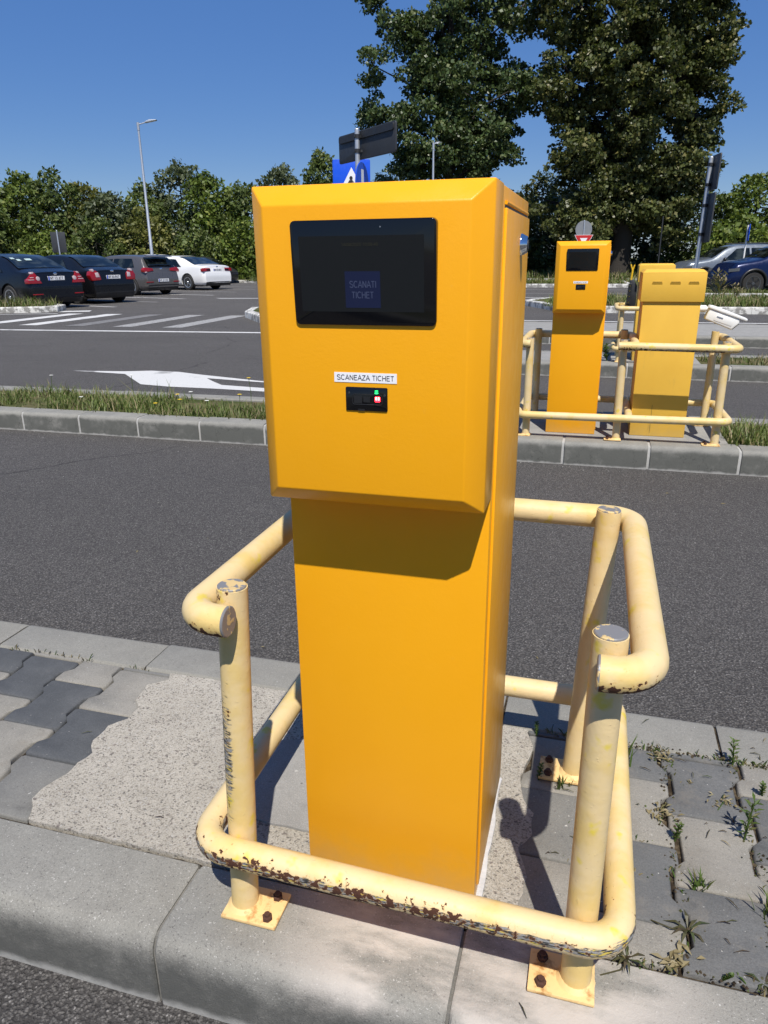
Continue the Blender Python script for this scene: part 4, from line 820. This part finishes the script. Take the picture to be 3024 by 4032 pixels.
c4=Car('white_saloon','white saloon with dark tail lamps, rightmost of the parked row','car_white',L,1.86,H,car_at(-17.38,30.55,HD,1.05),HD,
    [(0,1.01),(.15,1.05),(.55,1.08),(1.55,1.40),(2.15,1.475),(2.7,1.48),(3.15,1.40),(4.0,.97),(4.5,.86),(L,.62)],sedan_belt(L,.94),sedan_shape(L),.335,(1.05,3.92))
c4.side_glass(1.42,2.42,cut0=.44); c4.side_glass(2.50,3.60,cut1=.64); c4.top_glass(.66,1.72,'rear_window',.92,.94); c4.top_glass(3.10,3.88,'windscreen',.93,.9)
c4.rear_poly([(.46,.82),(.90,.80),(.895,.90),(.84,.945),(.46,.94)],'tail_light','tail_red'); c4.rear_poly([(.46,.83),(.70,.83),(.70,.90),(.46,.90)],'lamp_cover','black_gloss',d=.024,depth=.1)
c4.plate(.86,'NT 07 ADV'); c4.badge(.99,.04); c4.handles((1.85,2.85),.82); c4.seams((1.5,2.46)); c4.lower(.18,.36)
# two more cars peeping over the row
L=4.6
c5=Car('white_car','white car of which only the roof shows behind the grey hatchback','car_white',L,1.80,1.62,car_at(-23.9,37.6,HD+PI,2.3),HD+PI,
    [(0,1.0),(.3,1.25),(.8,1.55),(1.7,1.62),(2.3,1.60),(2.75,1.48),(3.5,1.02),(4.0,.9),(L,.62)],sedan_belt(L,.97),sedan_shape(L),.33,(.85,3.6)); c5.side_glass(.7,1.9,cut0=.25); c5.side_glass(1.98,3.1,cut1=.6); c5.top_glass(2.75,3.4,'windscreen',.93,.9); c5.top_glass(.12,.55,'rear_window',.88,.88)
c6=Car('dark_car','dark car half hidden behind the white saloon','car_dark',L,1.80,1.50,car_at(-22.3,39.3,HD+PI,2.3),HD+PI,
    [(0,1.0),(.3,1.15),(.9,1.45),(1.7,1.5),(2.3,1.48),(2.75,1.38),(3.5,1.0),(4.0,.88),(L,.62)],sedan_belt(L,.95),sedan_shape(L),.33,(.85,3.6)); c6.side_glass(.8,1.9,cut0=.3); c6.side_glass(1.98,3.1,cut1=.6); c6.top_glass(2.75,3.4,'windscreen',.93,.9); c6.top_glass(.15,.75,'rear_window',.88,.88)
SH=R(196.0)
def suv(name,label,paint_,fx,X,Y,H,wr,L=4.65):
    p=W2L(X,Y); c=Car(name,label,paint_,L,1.86,H,car_at(p[0],p[1],SH,fx),SH,
     [(0,1.06),(.10,1.22),(.30,1.50),(.75,H-.03),(1.6,H),(2.3,H-.02),(2.75,H-.14),(3.45,1.16),(3.75,1.10),(4.25,1.02),(L,.74)],[(0,1.12),(.6,1.14),(1.6,1.08),(L-1.6,1.02),(L-.9,.96),(L-.3,.86),(L,.66)],
     [(0,.88),(.06,.93),(.2,.975),(.6,1.),(L-1.1,1.),(L-.45,.975),(L-.15,.90),(L,.74)],wr,(.88,fx),'alloy_dark')
    c.side_glass(.55,1.80,lo=.10,cut0=.22); c.side_glass(1.88,3.02,lo=.08,cut1=.60); c.top_glass(2.72,3.40,'windscreen',.93,.9); c.top_glass(.10,.32,'rear_window',.88,.86)
    c.mirrors(2.98,1.10); c.handles((1.3,2.2),.96); c.seams((1.0,1.84,2.95))
    for sg in (-1,1):
        mb=MB(); x0=L-.42
        P=[[(x,sg*(c.w(x)*.985+.004),z) for z in np.linspace(.76-.1*(x-x0),.86-.10*(x-x0),3)] for x in np.linspace(x0,L-.10,6)]; mb.grid(P); obj('headlight',mb,'headlamp',c.root,60)
        mb=MB(); mb.tube([(c.wx[0]+.45,sg*(c.W/2-.03),.30),(c.wx[1]-.45,sg*(c.W/2-.03),.30)],.06,8); obj('sill_trim',mb,'black_plastic',c.root,50)
        for wx_ in c.wx:
            mb=MB(); mb.tube([(wx_+wr*1.22*math.cos(R(a)),sg*(c.W/2-.012),wr+wr*1.22*math.sin(R(a))) for a in range(-10,191,10)],.045,8); obj('arch_trim',mb,'black_plastic',c.root,50)
    mb=MB(); mb.box(.5,-.62,H+.01,2.3,-.58,H+.045); mb.box(.5,.58,H+.01,2.3,.62,H+.045); obj('roof_rail',mb,'dark_metal',c.root,None,.01)
    return c
suv('grey_suv','blue grey SUV facing left behind the dark blue one','car_bluegrey',3.72,13.30,32.4,1.70,.36)
suv('blue_suv','dark blue SUV cut by the right edge of the picture','car_blue',3.72,12.42,26.3,1.66,.36)

# ------------------------------------------------------------------ trees
def leaves(name,C,size,mat,parent,up=.5,out=None,fold=.25,aspect=.62):
    """one small folded leaf (two triangles-pairs) per row of C"""
    n=len(C); d=rng.normal(size=(n,3)); d[:,2]-=.25; d/=np.linalg.norm(d,axis=1)[:,None]
    nn=rng.normal(size=(n,3))*.8; nn[:,2]+=up
    if out is not None: nn+=out
    nn-=d*(nn*d).sum(1)[:,None]; nn/=np.linalg.norm(nn,axis=1)[:,None]+1e-9; sd=np.cross(d,nn)
    s=size*rng.uniform(.5,1.55,n)[:,None]
    a=C; b=C+d*s*.5+sd*s*aspect*.5+nn*s*fold*.3; c=C+d*s; e=C+d*s*.5-sd*s*aspect*.5+nn*s*fold*.3
    V=np.stack([a,b,c,e],1).reshape(-1,3); F=np.arange(n*4).reshape(n,4)
    me=bpy.data.meshes.new(name); me.vertices.add(n*4); me.vertices.foreach_set('co',V.ravel()); me.loops.add(n*4); me.loops.foreach_set('vertex_index',F.ravel().astype(np.int32))
    me.polygons.add(n); me.polygons.foreach_set('loop_start',np.arange(0,n*4,4,dtype=np.int32)); me.polygons.foreach_set('loop_total',np.full(n,4,dtype=np.int32)); me.materials.append(M[mat]); me.update(calc_edges=True)
    o=bpy.data.objects.new(name,me); COL.objects.link(o); o.parent=parent; return o
def clumps(centres,rads,per,flat=.75):
    out=[];nr=[]
    for c,r_ in zip(centres,rads):
        k_=max(3,int(per*(r_**2)));
        p=rng.normal(size=(k_,3)); p/=np.linalg.norm(p,axis=1)[:,None]; rr=(rng.uniform(.35,1.,k_)**.5)[:,None]
        q=p*rr*r_; q[:,2]*=flat; out.append(q+c); nr.append(p*.9)
    return np.concatenate(out),np.concatenate(nr)
def tree(name,label,cat,X,Y,h,rx,z0,leaf,mat,group,per=34,lobes=26,size=.30,trunk=.14,ry=None,pointy=.5,lean=0,seed=0,base=-.15,fill=1.0,small=.9):
    r_=random.Random(seed); x,y=W2L(X,Y); root=empty(name,(x,y,base),r_.uniform(0,6.28),label,cat,group); ry=ry or rx
    mb=MB(); top=Vector((lean,0,h*.88)); P=[Vector((0,0,-.2)),Vector((lean*.1,r_.uniform(-.1,.1),h*.25)),Vector((lean*.45,r_.uniform(-.15,.15),h*.55)),top]
    mb.tube(P,[trunk,trunk*.85,trunk*.5,trunk*.12],9); C=[];RR=[]
    for i in range(lobes):
        t=(i+.5)/lobes; zz=z0+(h-z0)*t**.9; prof=min(1,(.80+.9*t))*math.sqrt(max(.02,1-max(0,(t-.42)/.58)**2.2))
        a=i*2.39996+r_.uniform(-.5,.5); f=r_.uniform(.35,1.)**.6; R_=small*(.60+.55*r_.random())*(1.0-.42*t)
        c=Vector((lean*t+math.cos(a)*max(0,rx*prof-R_*.6)*f,math.sin(a)*max(0,ry*prof-R_*.6)*f,zz-R_*.3+r_.uniform(-.2,.2)))
        st=P[1].lerp(top,max(0,min(.95,(zz-h*.30)/(h*.65)))); mid=st.lerp(c,.5)+Vector((0,0,-.15)); mb.tube([st,mid,c],[trunk*.38,trunk*.22,trunk*.06],5,cap=False)
        C.append(np.array(c)); RR.append(R_)
        for k_ in range(3):
            v=rng.normal(size=3); v/=np.linalg.norm(v); v[2]=abs(v[2])*.8-.1; C.append(np.array(c)+v*R_*.85); RR.append(R_*.55)
    obj('trunk',mb,'bark',root,50); pts,out=clumps(C,RR,per*fill); leaves('crown',pts,size,mat,root,.45,out); return root
# belt of trees behind the car park (position in camera-heading metres, height, radius, kind)
kinds={'m':('leaf_mid','mid green'),'y':('leaf_yellowish','yellowish green'),'b':('leaf_bright','bright green'),'g':('leaf_grey','grey green'),'o':('leaf_olive','dark olive')}
belt=[(-30.5,50,8.4,2.6,'y'),(-27.6,51,7.6,2.4,'y'),(-25.4,50,9.0,2.3,'m'),(-23.2,51,9.5,2.4,'b'),(-20.9,50,9.0,2.2,'m'),(-19.2,51.5,7.8,2.2,'y'),(-17.2,50,7.6,2.2,'g'),(-15.2,51,8.0,2.1,'m'),(-13.0,51.5,9.5,2.3,'g'),(-11.0,50.5,9.3,2.2,'b'),(-9.0,51,7.9,2.1,'m'),
      (-6.8,54,9.4,2.2,'g'),(-4.3,56,11.6,1.5,'m'),(-2.6,58,8.8,2.5,'o'),(0.5,60,9.0,3.0,'g'),(4.5,61,8.5,3.0,'m'),(8.5,60,8.8,3.0,'g'),(12.5,61,9.0,3.2,'o'),
      (24.0,50,8.4,2.7,'b'),(27.2,49,9.0,2.8,'y'),(30.3,50,8.6,2.6,'b'),(21.4,52,7.4,2.6,'m'),(16.5,62,8.5,3.0,'o')]
kl={'m':0}
names=['pale yellowish tree at the far left edge of the wood','low yellowish tree left of the tall maple row','round mid green tree second in the tall group left of the lamp','tall bright green tree, highest top left of the street lamp','mid green tree closing the tall group left of the lamp','yellowish tree just left of the street lamp','grey green tree right behind the street lamp','mid green tree above the grey hatchback','tall feathery grey green tree above the white saloon','bright green tree whose crown meets the kiosk edge','mid green tree tucked beside the kiosk','grey green tree seen above the left kiosk corner','slim pointed tree left of the black sign board','dark olive tree behind the direction board','grey green tree low behind the left linden','mid green tree low between the two lindens','grey green tree behind the gap of the lindens','dark olive tree in the shade behind the big linden','bright green tree above the grey SUV','yellowish tree at the right edge above the blue SUV','bright green tree cut by the right edge','mid green tree between linden and bright tree at right','dark olive tree behind the linden trunk']
for i,(X,Y,h,r_,k_) in enumerate(belt):
    tree('broadleaf_tree',names[i],'tree',X,Y,h*(.69 if X<-5 else .72)+(i%3)*.3,r_*1.08,.3,None,kinds[k_][0],'trees along the back of the car park',per=190,lobes=50,size=.225,seed=100+i,small=.98)
# undergrowth closing the foot of the wood
bl=['bush at the far left under the pale tree','bush behind the first black saloon','bush behind the second black saloon','bush left of the lamp foot','bush behind the grey hatchback','bush behind the white saloon roof','bush right of the white saloon','bush beside the kiosk edge']
for i in range(8):
    tree('bush',('leafy green ' if i%2 else 'dense green ')+bl[i],'bush',-29.5+3.0*i,47.6+.4*(i%2),3.0+.6*(i%3),1.9,.1,None,('leaf_mid','leaf_yellowish','leaf_mid','leaf_bright')[i%4],'bushes at the foot of the wood',per=190,lobes=20,size=.21,seed=300+i,pointy=.6,trunk=.06,small=1.)
bl2=['dark bush left of the linden trunks','dark bush between the linden trunks','dark bush behind the far kiosk','dark bush right of the big trunk','sunlit bush in front of the grey SUV bonnet','sunlit bush under the right hand trees','dark bush under the left linden','dark bush behind the yield sign']
for i,(X,Y,h,m_) in enumerate(((2.5,57,4.6,'leaf_olive'),(9.3,57.5,5.0,'leaf_olive'),(12.6,58,5.4,'leaf_linden'),(19.8,56,5.0,'leaf_linden'),(21.6,47,3.4,'leaf_bright'),(26.0,46.5,4.0,'leaf_mid'),(5.8,58,5.0,'leaf_linden'),(16.0,58,5.4,'leaf_linden'))):
    tree('bush',bl2[i],'bush',X,Y,h,2.6,.1,None,m_,'bushes at the foot of the wood',per=120,lobes=22,size=.29,seed=330+i,pointy=.6,trunk=.06,small=1.25)
# the two big lindens
def linden(label,X,Y,lobes,mat,seed,trunk,per,size,forks,group='pair of big lindens',sx=1.):
    r_=random.Random(seed); x,y=W2L(X,Y); root=empty('linden_tree',(x,y,-.15),-PSI,label,'tree',group)
    mb=MB(); P=[Vector((0,0,-.3)),Vector((.05,0,1.2)),Vector((.15,0,4)),Vector((.2,.1,9)),Vector((.1,0,15)),Vector((0,0,21))]
    mb.tube(P,[trunk*1.35,trunk,trunk*.86,trunk*.62,trunk*.35,trunk*.08],14); C=[];RR=[]
    for (cx,cz,rx,rz) in [(a*.95*sx,(b_-1.1)*.89+1.1,c_*1.02,d_*.96) for a,b_,c_,d_ in lobes]:             # boughs: centre and half axes of a foliage mass in the tree's own frame
        cy0=0; nn=max(6,int(rx*rz*6.2)); st=Vector((.15,0,max(2.2,min(19,cz*.72)))); en=Vector((cx,r_.uniform(-1.5,1.5),cz)); mid=st.lerp(en,.5)+Vector((0,0,.6)); mb.tube([st,mid,en],[trunk*.30,trunk*.18,.03],7,cap=False)
        for i in range(nn):
            u=rng.normal(size=3); u/=np.linalg.norm(u); f=rng.uniform(.50,1.03)
            ry=min(rx,rz)*1.0+1.2; c=np.array([cx+u[0]*rx*f,u[1]*ry*f+en.y*.5,cz+u[2]*rz*f]); R_=rng.uniform(.50,1.0)
            C.append(c); RR.append(R_)
            if i%3==0: mb.tube([en,en.lerp(Vector(c),.6)+Vector((0,0,.2)),Vector(c)],[.07,.045,.012],4,cap=False)
            for _ in range(2):
                v=rng.normal(size=3); v/=np.linalg.norm(v); v[2]-=.5; C.append(c+v*R_*.9); RR.append(R_*.5)
    obj('trunk',mb,'bark',root,50); pts,out=clumps(C,RR,per,.52); leaves('crown',pts,size,mat,root,.45,out*.6,aspect=.8); return root
linden('dark green linden on the left with loose drooping boughs',4.3,52,[(-5.0,14.2,1.0,1.3),(-5.4,18.2,1.0,1.0),(-4.9,11.4,1.0,.8),(-3.0,10.6,1.5,1.0),(-3.2,16.6,1.1,1.5),(-2.2,13.4,1.3,1.2),(-.4,9.0,2.2,1.6),(.4,12.6,2.3,1.8),(.2,16.4,2.2,1.9),(2.8,10.6,2.0,1.5),(3.0,14.4,1.9,1.7),(3.0,8.2,1.3,.8),(-1.9,7.7,1.5,.8),(.4,20.2,2.2,1.5),(-3.0,20.6,1.2,.9),(3.0,19.0,1.9,1.8),(4.8,12.6,1.2,1.2),(4.5,17.2,1.2,1.4),(1.6,7.4,1.6,.9),(-2.8,8.7,1.4,.9),(.8,8.1,2.4,1.1),(2.9,9.6,1.4,1.1),(-1.0,14.8,1.8,1.5),(-1.0,11.2,1.8,1.3)],'leaf_linden',5,.34,270,.20,3)
linden('massive olive linden on the right with crown reaching low over the trunk',15.5,50,[(-4.6,12.5,2.4,2.4),(-4.9,17.0,2.1,2.5),(-4.0,8.0,1.7,1.5),(-4.7,5.0,1.9,1.5),(-1.8,15.0,2.7,2.8),(-1.6,10.4,2.8,2.6),(-1.8,6.0,2.7,2.1),(1.5,12.8,2.8,2.8),(1.8,8.0,2.6,2.2),(1.3,4.6,2.4,1.5),(1.6,17.6,2.7,2.5),(4.2,15.6,1.9,2.3),(4.3,11.2,2.0,2.2),(4.3,6.9,1.8,1.7),(-1.6,19.6,2.6,2.0),(-3.5,3.6,2.0,1.3),(3.3,3.9,1.6,1.2),(5.3,13.6,1.1,1.7),(5.2,17.9,1.2,1.4),(.3,6.2,2.6,1.5),(-.4,4.3,2.4,1.1),(-5.2,20.2,1.8,1.4),(3.2,20.4,2.2,1.4),(4.8,9.0,1.1,.9)],'leaf_olive',9,.62,280,.20,4,sx=.90)

# ------------------------------------------------------------------ grass, weeds, flowers
def grass(name,boxes,n,hmin,hmax,mats=('grass_blade','grass_dry'),dry=.2,w_=.004,clump=0,patch=0):
    mb=MB()
    ar=[abs((b[2]-b[0])*(b[3]-b[1])) for b in boxes]; tot=sum(ar)
    for b,a in zip(boxes,ar):
        k_=int(n*a/tot); i=0
        while i<k_:
            cx,cy=random.uniform(b[0],b[2]),random.uniform(b[1],b[3]); m_=random.randint(3,9) if clump else 1; hh=random.uniform(hmin,hmax); q_=math.sin(cx*2.1+cy*5)+math.sin(cx*5.3-cy*3+1)+math.sin(cx*9.7+2)*.6
            if patch and q_<-.9 and random.random()<.8: i+=1; continue
            hh*=(1+.22*q_) if patch else 1; hh*=2.0 if patch and random.random()<.04 else 1
            for _ in range(m_):
                x,y=cx+random.gauss(0,clump),cy+random.gauss(0,clump); h=hh*random.uniform(.5,1.1); a_=random.uniform(0,2*PI); ln=random.uniform(.25,1.25)*h; dx,dy=math.cos(a_),math.sin(a_); px,py=-dy*w_,dx*w_
                mb.cur=1 if random.random()<dry else 0; z=b[4]
                mb.add([(x-px,y-py,z),(x+px,y+py,z),(x+dx*ln*.4+px*.7,y+dy*ln*.4+py*.7,z+h*.6),(x+dx*ln*.4-px*.7,y+dy*ln*.4-py*.7,z+h*.6),(x+dx*ln,y+dy*ln,z+h)],[(0,1,2,3),(3,2,4)]); i+=1
    return tag(obj(name,mb,list(mats)),kind='stuff')
grass('grass',[(-7.5,3.90,-.98,4.64,-.03)],12500,.025,.10,clump=.03,dry=.17,patch=1)
grass('grass',[(1.15,3.90,4.5,4.66,-.03)],6500,.03,.10,clump=.03,dry=.25)
grass('grass',[(1.16,3.93,1.45,4.3,-.03)],160,.12,.22,clump=.02,dry=.15)
grass('grass',[(1.45,7.68,9,8.44,-.03)],3500,.04,.12,clump=.04,dry=.45,w_=.006)
grass('grass',[(-.2,17.85,11,22.0,-.03)],17000,.06,.24,clump=.06,dry=.28,w_=.011)
grass('grass',[(-1.0,17.9,.3,21.8,-.03)],1300,.06,.2,clump=.06,dry=.2,w_=.011)
grass('grass',[(2.7,24.9,16,26.0,-.03)],4500,.06,.2,clump=.08,dry=.35,w_=.013)
grass('grass',[(-5.2,33.5,1.2,37.2,-.03)],6000,.06,.18,clump=.08,dry=.2,w_=.016)
grass('grass',[(-9,49,30,58,-.17),(-9,40,2,43.5,-.17)],12000,.15,.6,clump=.12,dry=.3,w_=.025)
grass('grass',[(-19,38.5,-10.5,41,-.03)],5000,.1,.4,clump=.1,dry=.3,w_=.018)
gp=[LI(u,v) for u,v in ((-9,.2),(-.3,.2),(-.3,1.2),(-9,1.2))]
mbx=[(LI(-8.8+.4*i,.22)[0],LI(-8.8+.4*i,.22)[1],LI(-8.4+.4*i,.22)[0],LI(-8.4+.4*i,1.1)[1]-.0,-.03) for i in range(21)]
grass('grass',mbx,4200,.08,.34,clump=.05,dry=.3,w_=.009)
def flower(label,x,y,h,col):
    r_=empty('wild_flower',(x,y,-.03),random.uniform(0,6),label,'flower','small flowers in the kerbside grass')
    mb=MB(); mb.tube([(0,0,0),(.01,0,h*.5),(.005,.01,h)],.0022,5); obj('stem',mb,'weed_green',r_,60)
    mb=MB()
    for i in range(9):
        a=2*PI*i/9; c_,s_=math.cos(a),math.sin(a); mb.add([(.005,.01,h),(.005+.011*c_-.004*s_,.01+.011*s_+.004*c_,h+.004),(.005+.02*c_,.01+.02*s_,h+.002),(.005+.011*c_+.004*s_,.01+.011*s_-.004*c_,h+.004)],[(0,1,2,3)])
    obj('flower_head',mb,col,r_)
for lb,x,y,h,cl in (('tall yellow flower beside the kiosk edge, highest of the yellow ones',-2.38,4.45,.24,'petal_yellow'),('yellow flower leaning just left of the kiosk edge',-2.35,4.22,.15,'petal_yellow'),('yellow flower low in the grass, third from the kiosk',-2.79,4.07,.12,'petal_yellow'),('yellow flower beside a white one in mid strip',-2.86,4.15,.14,'petal_yellow'),('leftmost yellow flower, close above the kerb',-2.95,3.98,.10,'petal_yellow'),
    ('white flower among the grass beside the yellow pair',-2.75,4.18,.16,'petal_white'),('leftmost white flower at the kerb',-3.62,3.98,.12,'petal_white'),('white flower high in the grass, left part of the strip',-4.3,4.45,.2,'petal_white'),('white flower between the kerb joints, second from left',-3.5,4.5,.22,'petal_white'),('small white flower right of the yellow ones',-2.55,4.05,.12,'petal_white')):
    flower(lb,x,y,h,cl)
def weed(label,x,y,kind,h,seed):
    r_=random.Random(seed); root=empty('weed',(x,y,-.004),r_.uniform(0,6),label,'weed','weeds in the paving joints'); mb=MB(); L_=MB()
    def leaf(p,d,l,w_,droop=.3):
        d=Vector(d).normalized(); s_=d.cross(Vector((0,0,1))).normalized()*w_; p=Vector(p); m1=p+d*l*.5+Vector((0,0,l*.06)); e=p+d*l-Vector((0,0,l*droop))
        L_.add([p,m1-s_,e,m1+s_],[(0,1,2,3)])
    if kind=='tuft':
        for i in range(18):
            a=r_.uniform(0,6.28); l=h*r_.uniform(.5,1.1); t=r_.uniform(.15,.6); d=Vector((math.cos(a)*t,math.sin(a)*t,1)).normalized(); b=Vector((r_.gauss(0,.008),r_.gauss(0,.008),0)); s_=Vector((-d.y,d.x,0)).normalized()*.0022
            L_.add([b-s_,b+s_,b+d*l*.6+s_*.8,b+d*l*.6-s_*.8,b+d*l+Vector((d.x,d.y,-.25))*l*.25],[(0,1,2,3),(3,2,4)])
        mb.tube([(0,0,0),(0,0,h*.4)],.0012,5)
    elif kind=='stalk':
        top=Vector((r_.uniform(-.01,.01),r_.uniform(-.01,.01),h)); mb.tube([(0,0,0),(top.x*.4,top.y*.4,h*.5),top],[.0024,.0019,.0008],6)
        for i in range(24):
            t=(.12+.88*i/24) ; a=i*2.4; p=Vector((top.x*t,top.y*t,h*t)); leaf(p,(math.cos(a),math.sin(a),.7),h*.26*(1.1-.55*abs(t-.6)),.0032,.1)
    elif kind=='rosette':
        for i in range(9):
            a=i*2.4+r_.uniform(-.3,.3); leaf((0,0,.003),(math.cos(a),math.sin(a),r_.uniform(.15,.7)),h*r_.uniform(.5,1.0),h*.055,.3)
        mb.tube([(0,0,0),(.03,.01,.012),(.06,-.01,.004)],.0012,5)
    else:
        for i in range(30):
            p=Vector((r_.gauss(0,.016),r_.gauss(0,.011),r_.uniform(.001,.012))); a=r_.uniform(0,6.28); leaf(p,(math.cos(a),math.sin(a),r_.uniform(0,.7)),h*r_.uniform(.2,.5),h*.07,.2)
        mb.tube([(-.03,0,.003),(0,.004,.008),(.03,0,.003)],.0011,5)
    obj('stem',mb,'weed_purple' if kind in('rosette',) else 'weed_green',root,60); obj('leaf_tuft',L_,{'tuft':'weed_green','stalk':'weed_green','rosette':'weed_purple','mat':'grass_dry'}[kind],root)
for i,(lb,x,y,k_,h) in enumerate((('green grass tuft right behind the front right railing post',.43,.585,'tuft',.10),('small feathery weed stalk at the rear kerb joint',.67,.642,'stalk',.085),('tallest feathery weed stalk, rising between two dark pavers',.655,.40,'stalk',.125),('short bushy weed beside the light paver corner',.522,.365,'stalk',.06),('flat brownish weed at the rear kerb joint near the tuft',.51,.625,'mat',.05),('dry low weed in the joint left of the tall stalk',.635,.50,'mat',.04),('pale leafy weed in the joint of the second light paver',.50,.43,'mat',.05),('dark small weed behind the tall stalk at the right edge',.715,.55,'stalk',.05),('purple rosette weed in the dark paver corner near the railing bend',.525,.15,'rosette',.085),('dry grass clump at the front kerb joint',.50,.08,'mat',.075),('brown leafed rosette beside the lower railing bend',.42,.064,'rosette',.075),('broad green leaf weed at the front kerb near the right edge',.63,.075,'rosette',.06),('pale grass weed at the right edge between dark pavers',.665,.215,'tuft',.06),('grass weed lying along the joint of two light pavers',.555,.255,'tuft',.05),('small green weed in front of the rear base plate',.243,.475,'stalk',.05),('tiny green weed in the shadow behind the rear base plate',.225,.64,'stalk',.04),('yellowish grass weed right of the rear base plate',.295,.465,'tuft',.045),('tiny weed at the edge of the kerb, lower right',.57,.068,'stalk',.03))):
    weed(lb,x,y,k_,h*(.62 if k_=='rosette' else .8),500+i)
# weed patch by the far cabinet and a dry stem in the far grass
def shrub(label,x,y,h,seed,mat='weed_green'):
    r_=random.Random(seed); root=empty('plant',(x,y,-.01),0,label,'plant','tall weeds on the far islands'); mb=MB(); L_=MB()
    for i in range(7):
        a=r_.uniform(0,6.28); e=Vector((math.cos(a)*h*.35*r_.random(),math.sin(a)*h*.35*r_.random(),h*r_.uniform(.6,1))); mb.tube([(0,0,0),e*.5+Vector((0,0,.02)),e],[.004,.003,.001],5)
        for k_ in range(9):
            t=.25+.75*k_/9; p=e*t; b=r_.uniform(0,6.28); d=Vector((math.cos(b),math.sin(b),.6)).normalized(); s_=d.cross(Vector((0,0,1))).normalized()*h*.035; l=h*.28
            L_.add([p,p+d*l*.5-s_,p+d*l,p+d*l*.5+s_],[(0,1,2,3)])
    obj('stem',mb,'weed_green',root,60); obj('foliage',L_,mat,root)
shrub('dark leafy weed standing left of the hidden cabinet on the third island',.42,7.72,.26,61); shrub('leafy weed behind the far kiosk foot',.30,7.8,.20,62)
shrub('tall dry reddish weed stem in the grass before the grey SUV',3.35,21.0,.95,63,'grass_dry'); shrub('pale dry weed right of the tall stem in the far grass',3.7,20.6,.45,64,'grass_dry')
mb=MB()
for i in range(1500):
    t=random.random()
    if t<.36: x,y=random.uniform(.25,.95),.655+random.gauss(0,.006)
    elif t<.52: x,y=random.uniform(.25,.95),.063+random.gauss(0,.005)
    elif t<.60: x,y=random.uniform(-1.6,-.8),.655+random.gauss(0,.004)
    elif t<.86: x,y=random.choice([.3625,.5175,.6725,.8275])+random.gauss(0,.009),random.uniform(.07,.65)
    else: x,y=random.uniform(.3,.95),random.choice([.155,.2525,.35,.4475,.545])+random.gauss(0,.005)
    if math.sin(x*31+y*17)+math.sin(x*13-y*41)<-.2 and t>.1: continue
    h=random.uniform(.003,.016)*(1 if t<.6 else .8); a=random.uniform(0,6.28); dx,dy=math.cos(a)*h*random.uniform(.3,1.4),math.sin(a)*h*random.uniform(.3,1.4); w_=random.uniform(.0006,.0016); px,py=-math.sin(a)*w_,math.cos(a)*w_
    mb.cur=random.choice([0,0,1,1,2]); z=-.004; mb.add([(x-px,y-py,z),(x+px,y+py,z),(x+dx*.6+px,y+dy*.6+py,z+h*.8),(x+dx,y+dy,z+h*.9),(x+dx*.6-px,y+dy*.6-py,z+h*.8)],[(0,1,2,3,4)])
tag(obj('joint_moss',mb,['grass_dry','weed_green','weed_purple']),kind='stuff')
# scattered twigs, husks and soil crumbs on the pavers and kerb
mb=MB()
for i in range(95):
    x,y=(random.uniform(.26,.95),random.uniform(.07,.80)) if random.random()<.86 else (random.uniform(-.9,.9),random.uniform(-.08,.8)); l=random.uniform(.006,.032); a=random.uniform(0,PI); mb.cur=random.choice([0,1,1,2]); c_,s_=math.cos(a)*l/2,math.sin(a)*l/2
    mb.tube([(x-c_,y-s_,.004),(x+c_*.1,y+s_*.1+.001,.006),(x+c_,y+s_,.0035)],[.0004,.0011,.0005],5)
for i in range(520):
    r_=random.random()
    if r_<.45: x,y=random.uniform(.26,.95),random.choice([.064,.652])+random.gauss(0,.006)
    else: x,y=random.choice([.3625,.5175,.6725,.8275])+random.gauss(0,.012),random.uniform(.07,.65)
    s_=random.uniform(.001,.0038); mb.cur=random.choice([1,2,2]); mb.add([(x-s_,y,.0),(x,y-s_,.0005),(x+s_,y,.0),(x,y+s_,.0005),(x,y,s_*1.2)],[(0,1,4),(1,2,4),(2,3,4),(3,0,4)])
tag(obj('litter',mb,['grass_dry','weed_purple','soil']),kind='stuff')

mb=MB()
for i in range(900):
    r_=random.random()
    if r_<.4: x,y=random.uniform(-2.2,1.6),.83+abs(random.gauss(0,.05))
    elif r_<.75: x,y=random.uniform(-5,3.4),3.73-abs(random.gauss(0,.07))
    else: x,y=random.uniform(-3,2.4),random.uniform(.9,3.6)
    s_=random.uniform(.001,.0042); mb.cur=random.choice([0,1,1,2,2]); z=RZ; a=random.uniform(0,6.28); P=[(x+s_*math.cos(a+t)*random.uniform(.7,1.2),y+s_*math.sin(a+t)*random.uniform(.7,1.2),z+.0003) for t in (0,1.57,3.14,4.71)]
    mb.add(P+[(x,y,z+s_*1.1)],[(0,1,4),(1,2,4),(2,3,4),(3,0,4)])
for i in range(26):
    x,y=random.uniform(-2,2.0),random.uniform(.85,3.7); l=random.uniform(.01,.035); a=random.uniform(0,PI); mb.cur=3; c_,s_=math.cos(a)*l/2,math.sin(a)*l/2
    mb.add([(x-c_,y-s_,RZ+.002),(x-s_*.35,y+c_*.35,RZ+.005),(x+c_,y+s_,RZ+.002),(x+s_*.35,y-c_*.35,RZ+.004)],[(0,1,2,3)])
tag(obj('grit',mb,['mortar','paver_mid','paver_light','grass_dry']),kind='stuff')
